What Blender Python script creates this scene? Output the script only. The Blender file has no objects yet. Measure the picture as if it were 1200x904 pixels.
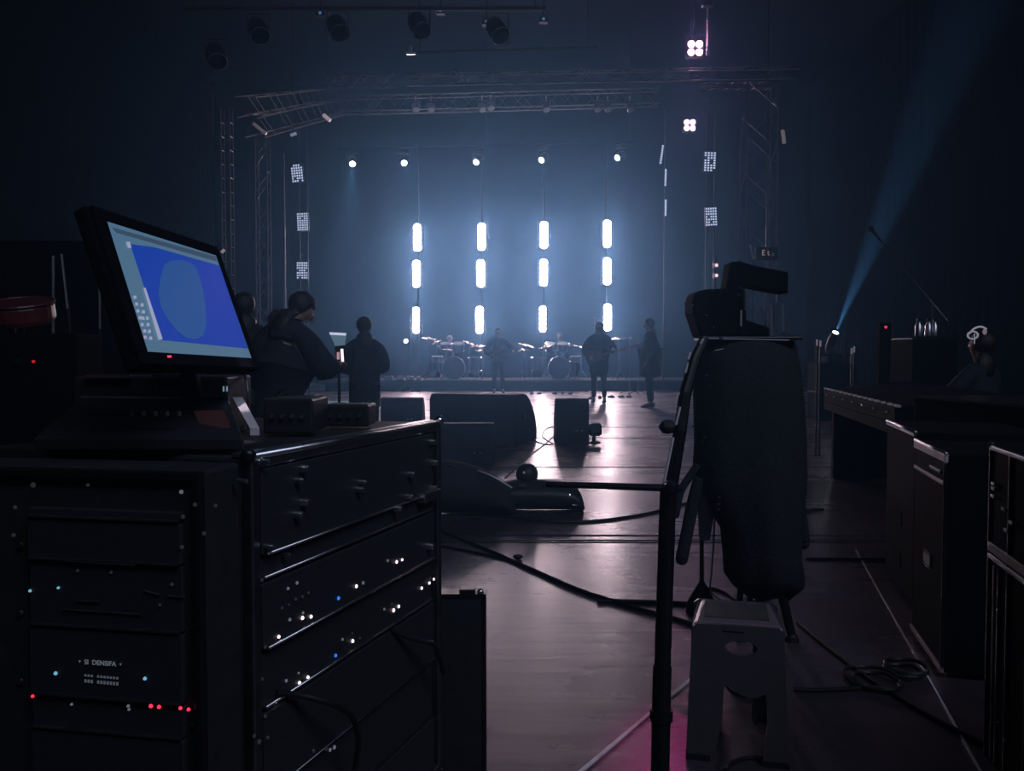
import bpy, bmesh, math, random
from mathutils import Vector, Matrix, Quaternion
random.seed(7)
STROBE_E = 76.0; SPOTW = [1300, 700, 1300, 1600, 2600]; RIGW = 12; BLUEW = 3; HOUSEW = 280; HAZE = 0.011; EXPO = 0.0; MAGW = 330
sc = bpy.context.scene
COL = sc.collection
F, CX, CY, HOR, EYE = 1000.0, 600.0, 452.0, 415.0, 1.08
PITCH = math.atan((CY - HOR) / F)
FWD = Vector((0, math.cos(PITCH), -math.sin(PITCH)))
UPV = Vector((0, math.sin(PITCH), math.cos(PITCH)))
CAM = Vector((0, 0, EYE))

def ray(px, py):
    return FWD + Vector((1, 0, 0)) * ((px - CX) / F) + UPV * ((CY - py) / F)
def P(px, py, d):
    r = ray(px, py); return CAM + r * (d / r.y)
def G(px, py, z=0.0):
    r = ray(px, py); return CAM + r * ((z - EYE) / r.z)
def onplane(px, py, p0, n):
    r = ray(px, py); return CAM + r * ((p0 - CAM).dot(n) / r.dot(n))

# ------------------------------------------------------------------ materials
MATS = {}
def mat(name, col, rough=0.5, metal=0.0, emit=None, estr=0.0, spec=0.5, noise=0.0, nscale=20.0, bump=0.0, sample=True, coat=0.0):
    if name in MATS: return MATS[name]
    m = bpy.data.materials.new(name); m.use_nodes = True
    nt = m.node_tree; b = nt.nodes['Principled BSDF']
    b.inputs['Base Color'].default_value = (*col, 1)
    b.inputs['Roughness'].default_value = rough
    b.inputs['Metallic'].default_value = metal
    b.inputs['Specular IOR Level'].default_value = spec
    if coat: b.inputs['Coat Weight'].default_value = coat
    if emit:
        b.inputs['Emission Color'].default_value = (*emit, 1)
        b.inputs['Emission Strength'].default_value = estr
        if not sample: m.cycles.emission_sampling = 'NONE'
    if noise or bump:
        tc = nt.nodes.new('ShaderNodeTexCoord'); nz = nt.nodes.new('ShaderNodeTexNoise')
        nz.inputs['Scale'].default_value = nscale; nz.inputs['Detail'].default_value = 5
        nt.links.new(tc.outputs['Object'], nz.inputs['Vector'])
        if noise:
            mx = nt.nodes.new('ShaderNodeMix'); mx.data_type = 'RGBA'
            mx.inputs['A'].default_value = (*[c * (1 - noise) for c in col], 1)
            mx.inputs['B'].default_value = (*[min(1, c * (1 + noise)) for c in col], 1)
            nt.links.new(nz.outputs['Fac'], mx.inputs['Factor'])
            nt.links.new(mx.outputs['Result'], b.inputs['Base Color'])
            mr = nt.nodes.new('ShaderNodeMapRange')
            mr.inputs['To Min'].default_value = max(0.05, rough - 0.1); mr.inputs['To Max'].default_value = min(1, rough + 0.1)
            nt.links.new(nz.outputs['Fac'], mr.inputs['Value']); nt.links.new(mr.outputs['Result'], b.inputs['Roughness'])
        if bump:
            bp = nt.nodes.new('ShaderNodeBump'); bp.inputs['Strength'].default_value = bump; bp.inputs['Distance'].default_value = 0.01
            nt.links.new(nz.outputs['Fac'], bp.inputs['Height']); nt.links.new(bp.outputs['Normal'], b.inputs['Normal'])
    MATS[name] = m
    return m

M_LAM = mat('black_laminate', (0.026, 0.028, 0.033), 0.6, spec=0.06, noise=0.3, nscale=30, bump=0.1)
M_PANEL = mat('black_powder_metal', (0.026, 0.027, 0.034), 0.5, spec=0.25, noise=0.2, nscale=80)
M_ALU = mat('brushed_aluminium', (0.55, 0.55, 0.58), 0.32, 1.0, noise=0.15, nscale=60)
M_DALU = mat('dull_aluminium', (0.22, 0.23, 0.26), 0.42, 1.0, noise=0.2, nscale=30)
M_TRUSS = mat('truss_aluminium', (0.10, 0.10, 0.115), 0.4, 1.0, noise=0.15, nscale=10)
M_BMET = mat('black_steel', (0.012, 0.013, 0.016), 0.35, 0.3, noise=0.2, nscale=50)
M_FAB = mat('black_cloth', (0.026, 0.029, 0.036), 0.9, spec=0.05, noise=0.3, nscale=60, bump=0.4)
M_DRAPE = mat('black_drape', (0.0018, 0.0022, 0.003), 0.95, spec=0.0, noise=0.3, nscale=3, bump=0.3)
M_RUB = mat('black_rubber', (0.008, 0.008, 0.010), 0.55)
M_PLA = mat('black_plastic', (0.022, 0.023, 0.028), 0.42, spec=0.3, noise=0.1)
M_SKIN = mat('skin', (0.32, 0.19, 0.14), 0.55, noise=0.1, nscale=25)
M_HAIR = mat('dark_hair', (0.012, 0.010, 0.010), 0.5, noise=0.4, nscale=90, bump=0.6)
M_PALEHAIR = mat('pale_hair', (0.42, 0.38, 0.36), 0.55, noise=0.3, nscale=90, bump=0.6)
M_CHROME = mat('chrome', (0.75, 0.76, 0.8), 0.18, 1.0)
M_BRASS = mat('cymbal_bronze', (0.62, 0.50, 0.36), 0.25, 1.0, noise=0.1, nscale=40)
M_SHELL = mat('drum_lacquer', (0.03, 0.035, 0.05), 0.2, coat=0.5)
M_HEAD = mat('drum_head', (0.14, 0.15, 0.17), 0.5, noise=0.1)
M_WOOD = mat('guitar_lacquer', (0.10, 0.04, 0.025), 0.25, coat=0.4, noise=0.3, nscale=12)
M_CASE = mat('matt_black_case', (0.006, 0.007, 0.009), 0.7, spec=0.02, noise=0.3, nscale=25)
M_DTRUSS = mat('dark_truss', (0.009, 0.009, 0.012), 0.6, 0.8)
M_STOOL = mat('grey_stool_plastic', (0.06, 0.055, 0.065), 0.35, noise=0.12, nscale=30, bump=0.1)
M_TAPE = mat('pale_floor_tape', (0.75, 0.70, 0.78), 0.35, noise=0.4, nscale=30)
M_SEAM = mat('dark_deck_seam', (0.015, 0.014, 0.018), 0.6)
M_STRIP = mat('deck_joint_strip', (0.10, 0.10, 0.12), 0.35, 0.6, noise=0.2)
M_WHITE = mat('white_print', (0.6, 0.6, 0.62), 0.5)
M_GREY = mat('grey_mesh_grille', (0.05, 0.05, 0.06), 0.5, 0.5, noise=0.5, nscale=200)
M_REDW = mat('dull_red_shell', (0.10, 0.02, 0.02), 0.4, noise=0.3)
def led(name, col, s): return mat(name, (0.02, 0.02, 0.02), 0.4, emit=col, estr=s, sample=False)
L_WHITE = led('led_white', (1.0, 0.82, 0.88), 2.2)
L_DIMW = led('led_dim_white', (0.6, 0.6, 0.75), 0.18)
L_FAINT = led('led_faint', (0.5, 0.55, 0.7), 0.03)
L_BLUE = led('led_blue', (0.03, 0.16, 0.9), 1.3)
L_CYAN = led('led_cyan', (0.16, 0.42, 0.62), 1.0)
L_RED = led('led_red', (1.0, 0.03, 0.08), 1.6)
L_DRED = led('led_deep_red', (0.5, 0.01, 0.02), 1.0)
L_PANEL = led('panel_pixel', (0.50, 0.62, 0.95), 1.1)
L_SPOT = led('spot_lens', (0.9, 0.95, 1.0), 30)

# ------------------------------------------------------------------ mesh builder
def basis(d):
    d = d.normalized(); a = Vector((0, 0, 1)) if abs(d.z) < 0.9 else Vector((1, 0, 0))
    u = d.cross(a).normalized(); return u, d.cross(u).normalized()

class MB:
    def __init__(s): s.bm = bmesh.new()
    def box(s, c, size, rot=None, taper=None):
        """axis box centred at c; rot is a 3x3 or a z angle; taper scales the top in x,y"""
        R = Matrix.Identity(3) if rot is None else (Matrix.Rotation(rot, 3, 'Z') if isinstance(rot, (int, float)) else rot)
        c = Vector(c); v = []
        for z in (-.5, .5):
            t = taper if (taper and z > 0) else (1, 1)
            for x, y in ((-.5, -.5), (.5, -.5), (.5, .5), (-.5, .5)):
                v.append(s.bm.verts.new(c + R @ Vector((x * size[0] * t[0], y * size[1] * t[1], z * size[2]))))
        for f in ((3, 2, 1, 0), (4, 5, 6, 7), (0, 1, 5, 4), (1, 2, 6, 5), (2, 3, 7, 6), (3, 0, 4, 7)):
            s.bm.faces.new([v[i] for i in f])
        return s
    def rings(s, rings, cap=True, closed=False):
        rs = [[s.bm.verts.new(p) for p in r] for r in rings]
        n = len(rs[0]); m = len(rs)
        for i in range(m if closed else m - 1):
            a, b = rs[i], rs[(i + 1) % m]
            for j in range(n):
                s.bm.faces.new([a[j], a[(j + 1) % n], b[(j + 1) % n], b[j]])
        if cap and not closed:
            s.bm.faces.new(rs[0][::-1]); s.bm.faces.new(rs[-1])
        return s
    def tube(s, pts, r, n=10, cap=True):
        pts = [Vector(p) for p in pts]; R = r if isinstance(r, (list, tuple)) else [r] * len(pts)
        rings = []; u = None
        for i, p in enumerate(pts):
            d = (pts[min(i + 1, len(pts) - 1)] - pts[max(i - 1, 0)]).normalized()
            if u is None: u, v = basis(d)
            else:
                u = (u - d * u.dot(d)).normalized(); v = d.cross(u)
            rings.append([p + (u * math.cos(2 * math.pi * k / n) + v * math.sin(2 * math.pi * k / n)) * R[i] for k in range(n)])
        return s.rings(rings, cap)
    def lathe(s, prof, c=(0, 0, 0), axis=(0, 0, 1), n=24, cap=True):
        """prof: list of (radius, height along axis)"""
        c = Vector(c); d = Vector(axis).normalized(); u, v = basis(d)
        return s.rings([[c + d * h + (u * math.cos(2 * math.pi * k / n) + v * math.sin(2 * math.pi * k / n)) * max(r, 1e-4) for k in range(n)] for r, h in prof], cap)
    def ball(s, c, r, sc_=(1, 1, 1), n=16, rot=None):
        m = Matrix.Translation(Vector(c)) @ (rot.to_4x4() if rot else Matrix.Identity(4)) @ Matrix.Diagonal((sc_[0], sc_[1], sc_[2], 1))
        bmesh.ops.create_uvsphere(s.bm, u_segments=n, v_segments=max(6, n * 2 // 3), radius=r, matrix=m); return s
    def prism(s, pts, off):
        """flat polygon pts (3D) extruded by vector off"""
        a = [s.bm.verts.new(Vector(p)) for p in pts]; b = [s.bm.verts.new(Vector(p) + Vector(off)) for p in pts]
        n = len(a); s.bm.faces.new(a[::-1]); s.bm.faces.new(b)
        for i in range(n): s.bm.faces.new([a[i], a[(i + 1) % n], b[(i + 1) % n], b[i]])
        return s
    def torus(s, c, R, r, axis=(0, 0, 1), n=28, m=8, arc=1.0, sx=1.0):
        d = Vector(axis).normalized(); u, v = basis(d); c = Vector(c); rings = []
        k_ = n if arc >= 1 else n + 1
        for i in range(k_):
            a = 2 * math.pi * arc * i / n; q = u * math.cos(a) * sx + v * math.sin(a)
            rings.append([c + q * R + (q * math.cos(2 * math.pi * j / m) + d * math.sin(2 * math.pi * j / m)) * r for j in range(m)])
        return s.rings(rings, arc < 1, arc >= 1)
    def build(s, name, m, parent=None, bevel=0, smooth=False, sub=0, loc=None):
        bmesh.ops.recalc_face_normals(s.bm, faces=s.bm.faces)
        me = bpy.data.meshes.new(name)
        org = Vector((0, 0, 0))
        if parent is None:                    # origin at the thing's base
            vs = [v.co for v in s.bm.verts]
            org = Vector((sum(v.x for v in vs) / len(vs), sum(v.y for v in vs) / len(vs), min(v.z for v in vs)))
        else:
            org = world_loc(parent)
        bmesh.ops.translate(s.bm, verts=s.bm.verts, vec=-org)
        s.bm.to_mesh(me); s.bm.free()
        me.materials.append(m)
        if smooth:
            for p in me.polygons: p.use_smooth = True
        o = bpy.data.objects.new(name, me); COL.objects.link(o)
        if parent is None: o.location = org
        else: o.parent = parent
        if bevel:
            b = o.modifiers.new('bevel', 'BEVEL'); b.width = bevel; b.segments = 2; b.limit_method = 'ANGLE'
        if sub:
            b = o.modifiers.new('sub', 'SUBSURF'); b.levels = sub; b.render_levels = sub
        return o

def world_loc(o):
    l = Vector((0, 0, 0))
    while o is not None:
        l = l + o.location; o = o.parent
    return l
def thing(name, label, cat, loc=(0, 0, 0), group=None):
    o = bpy.data.objects.new(name, None); COL.objects.link(o); o.location = Vector(loc); o.empty_display_size = 0.1
    o['label'] = label; o['category'] = cat
    if group: o['group'] = group
    return o
def tag(o, label, cat, group=None, kind=None):
    o['label'] = label; o['category'] = cat
    if group: o['group'] = group
    if kind: o['kind'] = kind
    return o
def struct(o):
    o['kind'] = 'structure'; return o
def dup(root, loc, rotz=0.0, label=None):
    r = root.copy(); COL.objects.link(r); r.location = Vector(loc); r.rotation_euler = (root.rotation_euler[0], root.rotation_euler[1], rotz)
    if label: r['label'] = label
    for ch in list(root.children):
        c = ch.copy(); COL.objects.link(c); c.parent = r
        for g in list(ch.children):
            d = g.copy(); COL.objects.link(d); d.parent = c
    return r
def smooth_path(pts, k=6):
    pts = [Vector(p) for p in pts]; out = []
    for i in range(len(pts) - 1):
        p0, p1, p2, p3 = pts[max(i - 1, 0)], pts[i], pts[i + 1], pts[min(i + 2, len(pts) - 1)]
        for j in range(k):
            t = j / k
            out.append(0.5 * ((2 * p1) + (p2 - p0) * t + (2 * p0 - 5 * p1 + 4 * p2 - p3) * t * t + (3 * p1 - p0 - 3 * p2 + p3) * t ** 3))
    out.append(pts[-1]); return out
def rotz(a): return Matrix.Rotation(a, 3, 'Z')

# ------------------------------------------------------------------ setting
def floor_material():
    m = bpy.data.materials.new('stage_floor'); m.use_nodes = True; nt = m.node_tree; b = nt.nodes['Principled BSDF']
    N = nt.nodes.new; L = nt.links.new
    tc = N('ShaderNodeTexCoord')
    n1 = N('ShaderNodeTexNoise'); n1.inputs['Scale'].default_value = 0.9; n1.inputs['Detail'].default_value = 8; n1.inputs['Roughness'].default_value = 0.65
    L(tc.outputs['Object'], n1.inputs['Vector'])
    mp = N('ShaderNodeMapping'); mp.inputs['Scale'].default_value = (1.6, 11, 1); L(tc.outputs['Object'], mp.inputs['Vector'])
    n2 = N('ShaderNodeTexNoise'); n2.inputs['Scale'].default_value = 1.0; n2.inputs['Detail'].default_value = 6; L(mp.outputs['Vector'], n2.inputs['Vector'])
    n3 = N('ShaderNodeTexNoise'); n3.inputs['Scale'].default_value = 60; n3.inputs['Detail'].default_value = 4; L(tc.outputs['Object'], n3.inputs['Vector'])
    vo = N('ShaderNodeTexVoronoi'); vo.feature = 'DISTANCE_TO_EDGE'; vo.inputs['Scale'].default_value = 0.55
    nd = N('ShaderNodeTexNoise'); nd.inputs['Scale'].default_value = 1.3; L(tc.outputs['Object'], nd.inputs['Vector'])
    ad = N('ShaderNodeVectorMath'); ad.operation = 'ADD'; L(tc.outputs['Object'], ad.inputs[0]); L(nd.outputs['Color'], ad.inputs[1]); L(ad.outputs[0], vo.inputs['Vector'])
    sr = N('ShaderNodeMapRange'); sr.inputs['From Min'].default_value = 0.0; sr.inputs['From Max'].default_value = 0.008
    sr.inputs['To Min'].default_value = 0.45; sr.inputs['To Max'].default_value = 1.0; L(vo.outputs['Distance'], sr.inputs['Value'])
    cr = N('ShaderNodeValToRGB'); cr.color_ramp.elements[0].position = 0.3; cr.color_ramp.elements[0].color = (0.030, 0.025, 0.030, 1)
    cr.color_ramp.elements[1].position = 0.75; cr.color_ramp.elements[1].color = (0.065, 0.054, 0.063, 1); L(n1.outputs['Fac'], cr.inputs['Fac'])
    mu = N('ShaderNodeMix'); mu.data_type = 'RGBA'; mu.blend_type = 'MULTIPLY'; mu.inputs['Factor'].default_value = 1
    L(cr.outputs['Color'], mu.inputs['A']); L(sr.outputs['Result'], mu.inputs['B']); L(mu.outputs['Result'], b.inputs['Base Color'])
    a1 = N('ShaderNodeMath'); a1.operation = 'MULTIPLY_ADD'; L(n1.outputs['Fac'], a1.inputs[0]); a1.inputs[1].default_value = 0.22; a1.inputs[2].default_value = FLOOR_R - 0.17
    a2 = N('ShaderNodeMath'); a2.operation = 'MULTIPLY_ADD'; L(n2.outputs['Fac'], a2.inputs[0]); a2.inputs[1].default_value = 0.08; L(a1.outputs[0], a2.inputs[2])
    L(a2.outputs[0], b.inputs['Coat Roughness']); b.inputs['Coat Weight'].default_value = 0.75; b.inputs['Coat IOR'].default_value = 1.55; b.inputs['Roughness'].default_value = 0.5; b.inputs['Coat Tint'].default_value = (.97, .9, 1.0, 1)
    b.inputs['Specular IOR Level'].default_value = 0.55
    b.inputs['Specular Tint'].default_value = (0.95, 0.88, 1.0, 1)
    ma = N('ShaderNodeMath'); ma.operation = 'ADD'; L(n2.outputs['Fac'], ma.inputs[0]); L(n1.outputs['Fac'], ma.inputs[1])
    mb = N('ShaderNodeMath'); mb.operation = 'MULTIPLY_ADD'; L(n3.outputs['Fac'], mb.inputs[0]); mb.inputs[1].default_value = 0.05; L(ma.outputs[0], mb.inputs[2])
    bp = N('ShaderNodeBump'); bp.inputs['Strength'].default_value = 0.22; bp.inputs['Distance'].default_value = 0.008
    L(mb.outputs[0], bp.inputs['Height']); L(bp.outputs['Normal'], b.inputs['Normal']); L(bp.outputs['Normal'], b.inputs['Coat Normal'])
    return m
FLOOR_R = 0.30
struct(MB().box((0, 15, -0.1), (24, 38, 0.2)).build('floor', floor_material()))

def drape_wall(name, a, b, h, m, amp=0.03, pitch=0.45):
    a, b = Vector(a), Vector(b); L = (b - a).length; d = (b - a).normalized(); nrm = Vector((-d.y, d.x, 0))
    n = int(L / pitch * 6); mb = MB(); top, bot = [], []
    for i in range(n + 1):
        t = i / n; o = nrm * (amp * math.sin(2 * math.pi * t * L / pitch + 0.8 * math.sin(t * 37)))
        p = a + d * (L * t) + o
        bot.append(mb.bm.verts.new(p)); top.append(mb.bm.verts.new(p + Vector((0, 0, h))))
    for i in range(n): mb.bm.faces.new([bot[i], bot[i + 1], top[i + 1], top[i]])
    o = mb.build(name, m, smooth=True)
    s = o.modifiers.new('thick', 'SOLIDIFY'); s.thickness = 0.02
    return struct(o)
HALL = 11.5
drape_wall('wall_back', (-11.5, 33.2, 0), (11.5, 33.2, 0), HALL, M_DRAPE, amp=0.01, pitch=1.2)
drape_wall('wall_left', (-11.6, -3.5, 0), (-11.6, 33.5, 0), HALL, M_DRAPE)
drape_wall('wall_right', (11.6, -3.5, 0), (11.6, 33.5, 0), HALL, M_DRAPE)
struct(MB().box((0, 15, HALL + 0.15), (24, 38, 0.3)).build('ceiling', mat('black_ceiling', (0.008, 0.008, 0.010), 0.9, spec=0.05, noise=0.3)))
struct(MB().box((0, -3.8, HALL / 2), (24, 0.2, HALL)).build('wall_front', M_DRAPE))

# deck joints and tape lines across the floor
def floor_strip(name, p, q, w, m, h=0.004):
    p, q = Vector(p), Vector(q); d = (q - p).normalized(); s = Vector((-d.y, d.x, 0)) * w / 2
    return struct(MB().prism([p - s, q - s, q + s, p + s], (0, 0, h)).build(name, m))
k = 1
for py, w, m in ((501, .03, M_SEAM), (514, .03, M_SEAM), (548, .02, M_SEAM), (628, .02, M_SEAM), (633, .03, M_STRIP), (636, .012, M_SEAM)):
    y = G(600, py).y
    floor_strip('trim_%d' % k, (-6, y, 0.0), (6, y, 0.0), w, m); k += 1
p, q = G(686, 901), G(806, 800); d = (q - p)
floor_strip('trim_%d' % k, p - d * 0.6, p + d * 1.35, 0.012, M_TAPE); k += 1
p, q = G(1024, 682), G(1126, 863); d = (q - p)
floor_strip('trim_%d' % k, p - d * 0.4, p + d * 1.6, 0.006, M_TAPE); k += 1

# ------------------------------------------------------------------ stage lighting
ZS = 29.0
L_STROBE = mat('strobe_cell', (0.02, 0.02, 0.02), 0.4, emit=(1.0, 0.84, 1.03), estr=STROBE_E if 'STROBE_E' in globals() else 60.0)
L_STROBE.cycles.emission_sampling = 'FRONT'
cols = [(489, 488, 487.5), (564.5, 563.5, 562), (637.5, 637, 636), (711.5, 711.5, 712)]
rows = [(278.5, 321, 375.5), (277.5, 320.5, 375), (275.5, 319.5, 374), (274, 318, 372)]
colw = ['leftmost', 'second from left', 'third from left', 'rightmost']; roww = ['top', 'middle', 'bottom']
def oct_disc(mb, c, rx, rz, y, n=10):
    mb.bm.faces.new([mb.bm.verts.new((c[0] + rx * math.cos(2 * math.pi * i / n), y, c[2] + rz * math.sin(2 * math.pi * i / n))) for i in range(n)])
for ci in range(4):
    for ri in range(3):
        c = P(cols[ci][ri], rows[ci][ri], ZS)
        s_ = 0.86 if ri == 2 and ci in (0, 2) else 1.0
        t = thing('strobe_light', 'glaring white upright strobe in the %s column, %s row of the grid' % (colw[ci], roww[ri]), 'strobe light', c - Vector((0, 0, 0.48)), 'white strobes in the grid behind the band')
        MB().box(c + Vector((0, .09, 0)), (0.42, 0.14, 0.92)).build('housing', M_PANEL, t, bevel=.01)
        for q in range(5):
            mb = MB()
            z = (q - 2) * 0.165
            mb.lathe([(0.125 * s_, 0.0), (0.13 * s_, 0.02), (0.10 * s_, 0.035)], c + Vector((0, 0.03, z)), (0, -1, 0), 12)
            mb.build('lamp_cell', L_STROBE, t)
        yk = MB().tube([c + Vector((-.24, .09, 0)), c + Vector((-.24, .22, 0)), c + Vector((.24, .22, 0)), c + Vector((.24, .09, 0))], 0.015, 6)
        yk.build('yoke', M_BMET, t)
    # the pipe that carries the column of strobes
    cb, ct = P(cols[ci][2], rows[ci][2], ZS), P(cols[ci][0], rows[ci][0], ZS)
    t = thing('lighting_pipe', 'thin black upright pipe carrying the %s column of strobes' % colw[ci], 'pipe', (ct.x, ZS + .27, 0), 'upright pipes behind the strobes')
    MB().tube([(ct.x, ZS + .27, 0.02), (ct.x, ZS + .27, 8.2)], 0.03, 8).build('pole', M_BMET, t)
    MB().lathe([(0.3, 0), (0.3, 0.02), (0.05, 0.04)], (ct.x, ZS + .27, 0), (0, 0, 1), 20).build('base_plate', M_BMET, t)

def spot_lamp(name, loc, target, size, energy, col, blend=0.3, radius=0.05):
    l = bpy.data.lights.new(name, 'SPOT'); l.energy = energy; l.color = col; l.spot_size = size; l.spot_blend = blend; l.shadow_soft_size = radius
    o = bpy.data.objects.new(name, l); COL.objects.link(o); o.location = loc
    o.rotation_euler = (Vector(target) - Vector(loc)).to_track_quat('-Z', 'Y').to_euler(); return o
def area_lamp(name, loc, target, sx, sy, energy, col):
    l = bpy.data.lights.new(name, 'AREA'); l.shape = 'RECTANGLE'; l.size = sx; l.size_y = sy; l.energy = energy; l.color = col
    o = bpy.data.objects.new(name, l); COL.objects.link(o); o.location = loc
    o.rotation_euler = (Vector(target) - Vector(loc)).to_track_quat('-Z', 'Y').to_euler(); return o

def moving_head(c, aim, label, r=0.085, lens=None, group='moving heads above the band', floor=False, beamcol=(0.5, 0.75, 1.0)):
    """c is the lens centre; aim the point the head looks at"""
    d = (Vector(aim) - c).normalized(); u, v = basis(d)
    k = 1 if not floor else -1
    t = thing('moving_head_light', label, 'stage light', c - Vector((0, 0, 0.38)) if floor else c, group)
    MB().lathe([(r * 0.9, -0.34), (r * 1.5, -0.30), (r * 1.7, -0.12), (r * 1.35, 0.0), (r * 1.35, .02), (r * 1.0, .02), (r * 1.0, 0)], c - d * 0.01, d, 20).build('head_shell', M_PLA, t, smooth=True)
    MB().lathe([(r, -0.012), (r, 0.012), (r * .6, .022)], c, d, 20).build('lens', lens or L_SPOT, t)
    side = d.cross(Vector((0, 0, 1))).normalized(); b = c - d * 0.17
    MB().tube([b + side * .20, b + side * .21 + Vector((0, 0, k * .22)), b - side * .21 + Vector((0, 0, k * .22)), b - side * .20], 0.022, 8).build('yoke', M_PLA, t)
    MB().box(b + Vector((0, 0, k * .29)), (.30, .26, .11), math.atan2(side.y, side.x)).build('base', M_PLA, t, bevel=.015)
    return t
spots = [(413, 192, (1.0, -5, 0)), (473.5, 191, (2.0, -6, 0)), (558, 190, (-3.0, -6, 0)), (634.5, 187.5, (-4.0, -6, 0)), (723.5, 185, (-6, -7, 0))]
pos = ['leftmost', 'second from left', 'middle', 'second from right', 'rightmost']
ZB = 27.0
for i, (x, y, off) in enumerate(spots):
    c = P(x, y, ZB); aim = c + Vector((off[0] * 1.5, -9, -7.2))
    moving_head(c, aim, '%s of the five small bright lamps in a row over the band' % pos[i].capitalize(), 0.085)
    spot_lamp('beam_lamp', c + (aim - c).normalized() * .06, aim, math.radians(13), SPOTW[i] if 'SPOTW' in globals() else 900, (0.55, 0.8, 1.0), 0.6)
# batten that carries the five heads
a, b_ = P(395, 181, ZB + .2) , P(745, 173, ZB + .2)
t = thing('lighting_batten', 'dark horizontal pipe carrying the five small bright lamps', 'pipe', (a + b_) / 2)
MB().tube([a + Vector((0, 0, .18)), b_ + Vector((0, 0, .18))], 0.03, 8).build('pipe', M_CASE, t)
for f_ in (.02, .5, .98):
    q = a.lerp(b_, f_) + Vector((0, 0, .18)); MB().tube([q, (q.x, q.y, HALL)], 0.006, 6).build('hanger_wire', M_BMET, t)

# spotlight on the floor at the far right, throwing its beam up and to the right
cf = P(979, 390.5, 14.0)
aimf = P(1168, -60, 11.0)
MBt = moving_head(cf, aimf, 'bright lamp low by the dark wall throwing a beam upwards', 0.045, lens=led('beam_lens', (0.75, 0.9, 1.0), 40), group=None, floor=True)
st_ = thing('flight_case', 'low dark case carrying the lamp that throws the upward beam', 'case', (cf.x, 14.25, 0))
z0 = cf.z - .38
dF = (aimf - cf).normalized()
ctr = cf - dF * .17
MB().box((ctr.x, ctr.y, (ctr.z - .345) / 2), (.6, .5, ctr.z - .345)).build('case_body', M_CASE, st_, bevel=.01)
MB().box((ctr.x, ctr.y, .46), (.62, .52, .02)).build('lid_edge', M_BMET, st_)
spot_lamp('floor_beam_lamp', cf + dF * .05, aimf, math.radians(13.0), 12000, (0.40, 0.72, 1.0), 0.55, 0.02)

# 4-cell blinders hanging on the right, glowing pink white
L_PINK = mat('blinder_lamp', (0.02, .02, .02), 0.4, emit=(1.0, 0.42, 0.75), estr=26)
L_PINK.cycles.emission_sampling = 'FRONT'
def blinder(px, py, Z, s, label):
    c = P(px, py, Z); t = thing('blinder_light', label, 'stage light', c - Vector((0, 0, .25 * s)), None)
    MB().box(c + Vector((0, .10, 0)), (.40 * s, .14, .40 * s)).build('housing', M_PANEL, t, bevel=.01)
    for i in (-1, 1):
        for j in (-1, 1):
            MB().lathe([(.078 * s, 0), (.072 * s, .03), (.04 * s, .045)], c + Vector((i * .092 * s, .03, j * .092 * s)), (0, -1, 0), 14).build('lamp_cell', L_PINK, t)
            MB().torus(c + Vector((i * .092 * s, .03, j * .092 * s)), .082 * s, .006, (0, 1, 0), 18, 6).build('cell_rim', M_BMET, t)
    MB().tube([c + Vector((-.23 * s, .1, 0)), c + Vector((-.23 * s, .1, .3 * s)), c + Vector((.23 * s, .1, .3 * s)), c + Vector((.23 * s, .1, 0))], 0.012, 6).build('yoke', M_BMET, t)
    MB().tube([c + Vector((0, .1, .3 * s)), (c.x, c.y + .1, HALL)], 0.012, 6).build('drop_pipe', M_BMET, t)
    return c
blinder(815, 56, 20, 1.0, 'four-lamp pinkish white light hanging highest at the top of the hall')
blinder(808.5, 146.5, 22, .82, 'smaller four-lamp pinkish white light hanging below the highest one')
# chain of the hoist beside the upper blinder
c = P(829, 58, 20); tch = thing('chain_hoist', 'pink-lit hanging chain beside the highest four-lamp light', 'chain', c)
n_l = 26; top = P(829, 8, 20)
mb = MB()
for i in range(n_l):
    q = c.lerp(top, i / n_l); mb.torus(q, .022, .006, (1, 0, 0) if i % 2 else (0, 1, 0), 10, 5, sx=1.0)
mb.build('chain', M_CHROME, tch)
MB().box(c + Vector((0, 0, -.08)), (.07, .05, .12)).build('hook_block', M_DALU, tch, bevel=.01)
MB().box(Vector((top.x, top.y, top.z + .2)), (.26, .2, .4)).build('motor', M_BMET, tch, bevel=.03)
MB().tube([(top.x, top.y, top.z + .4), (top.x, top.y, HALL)], .01, 6).build('hanger', M_BMET, tch)

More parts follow.
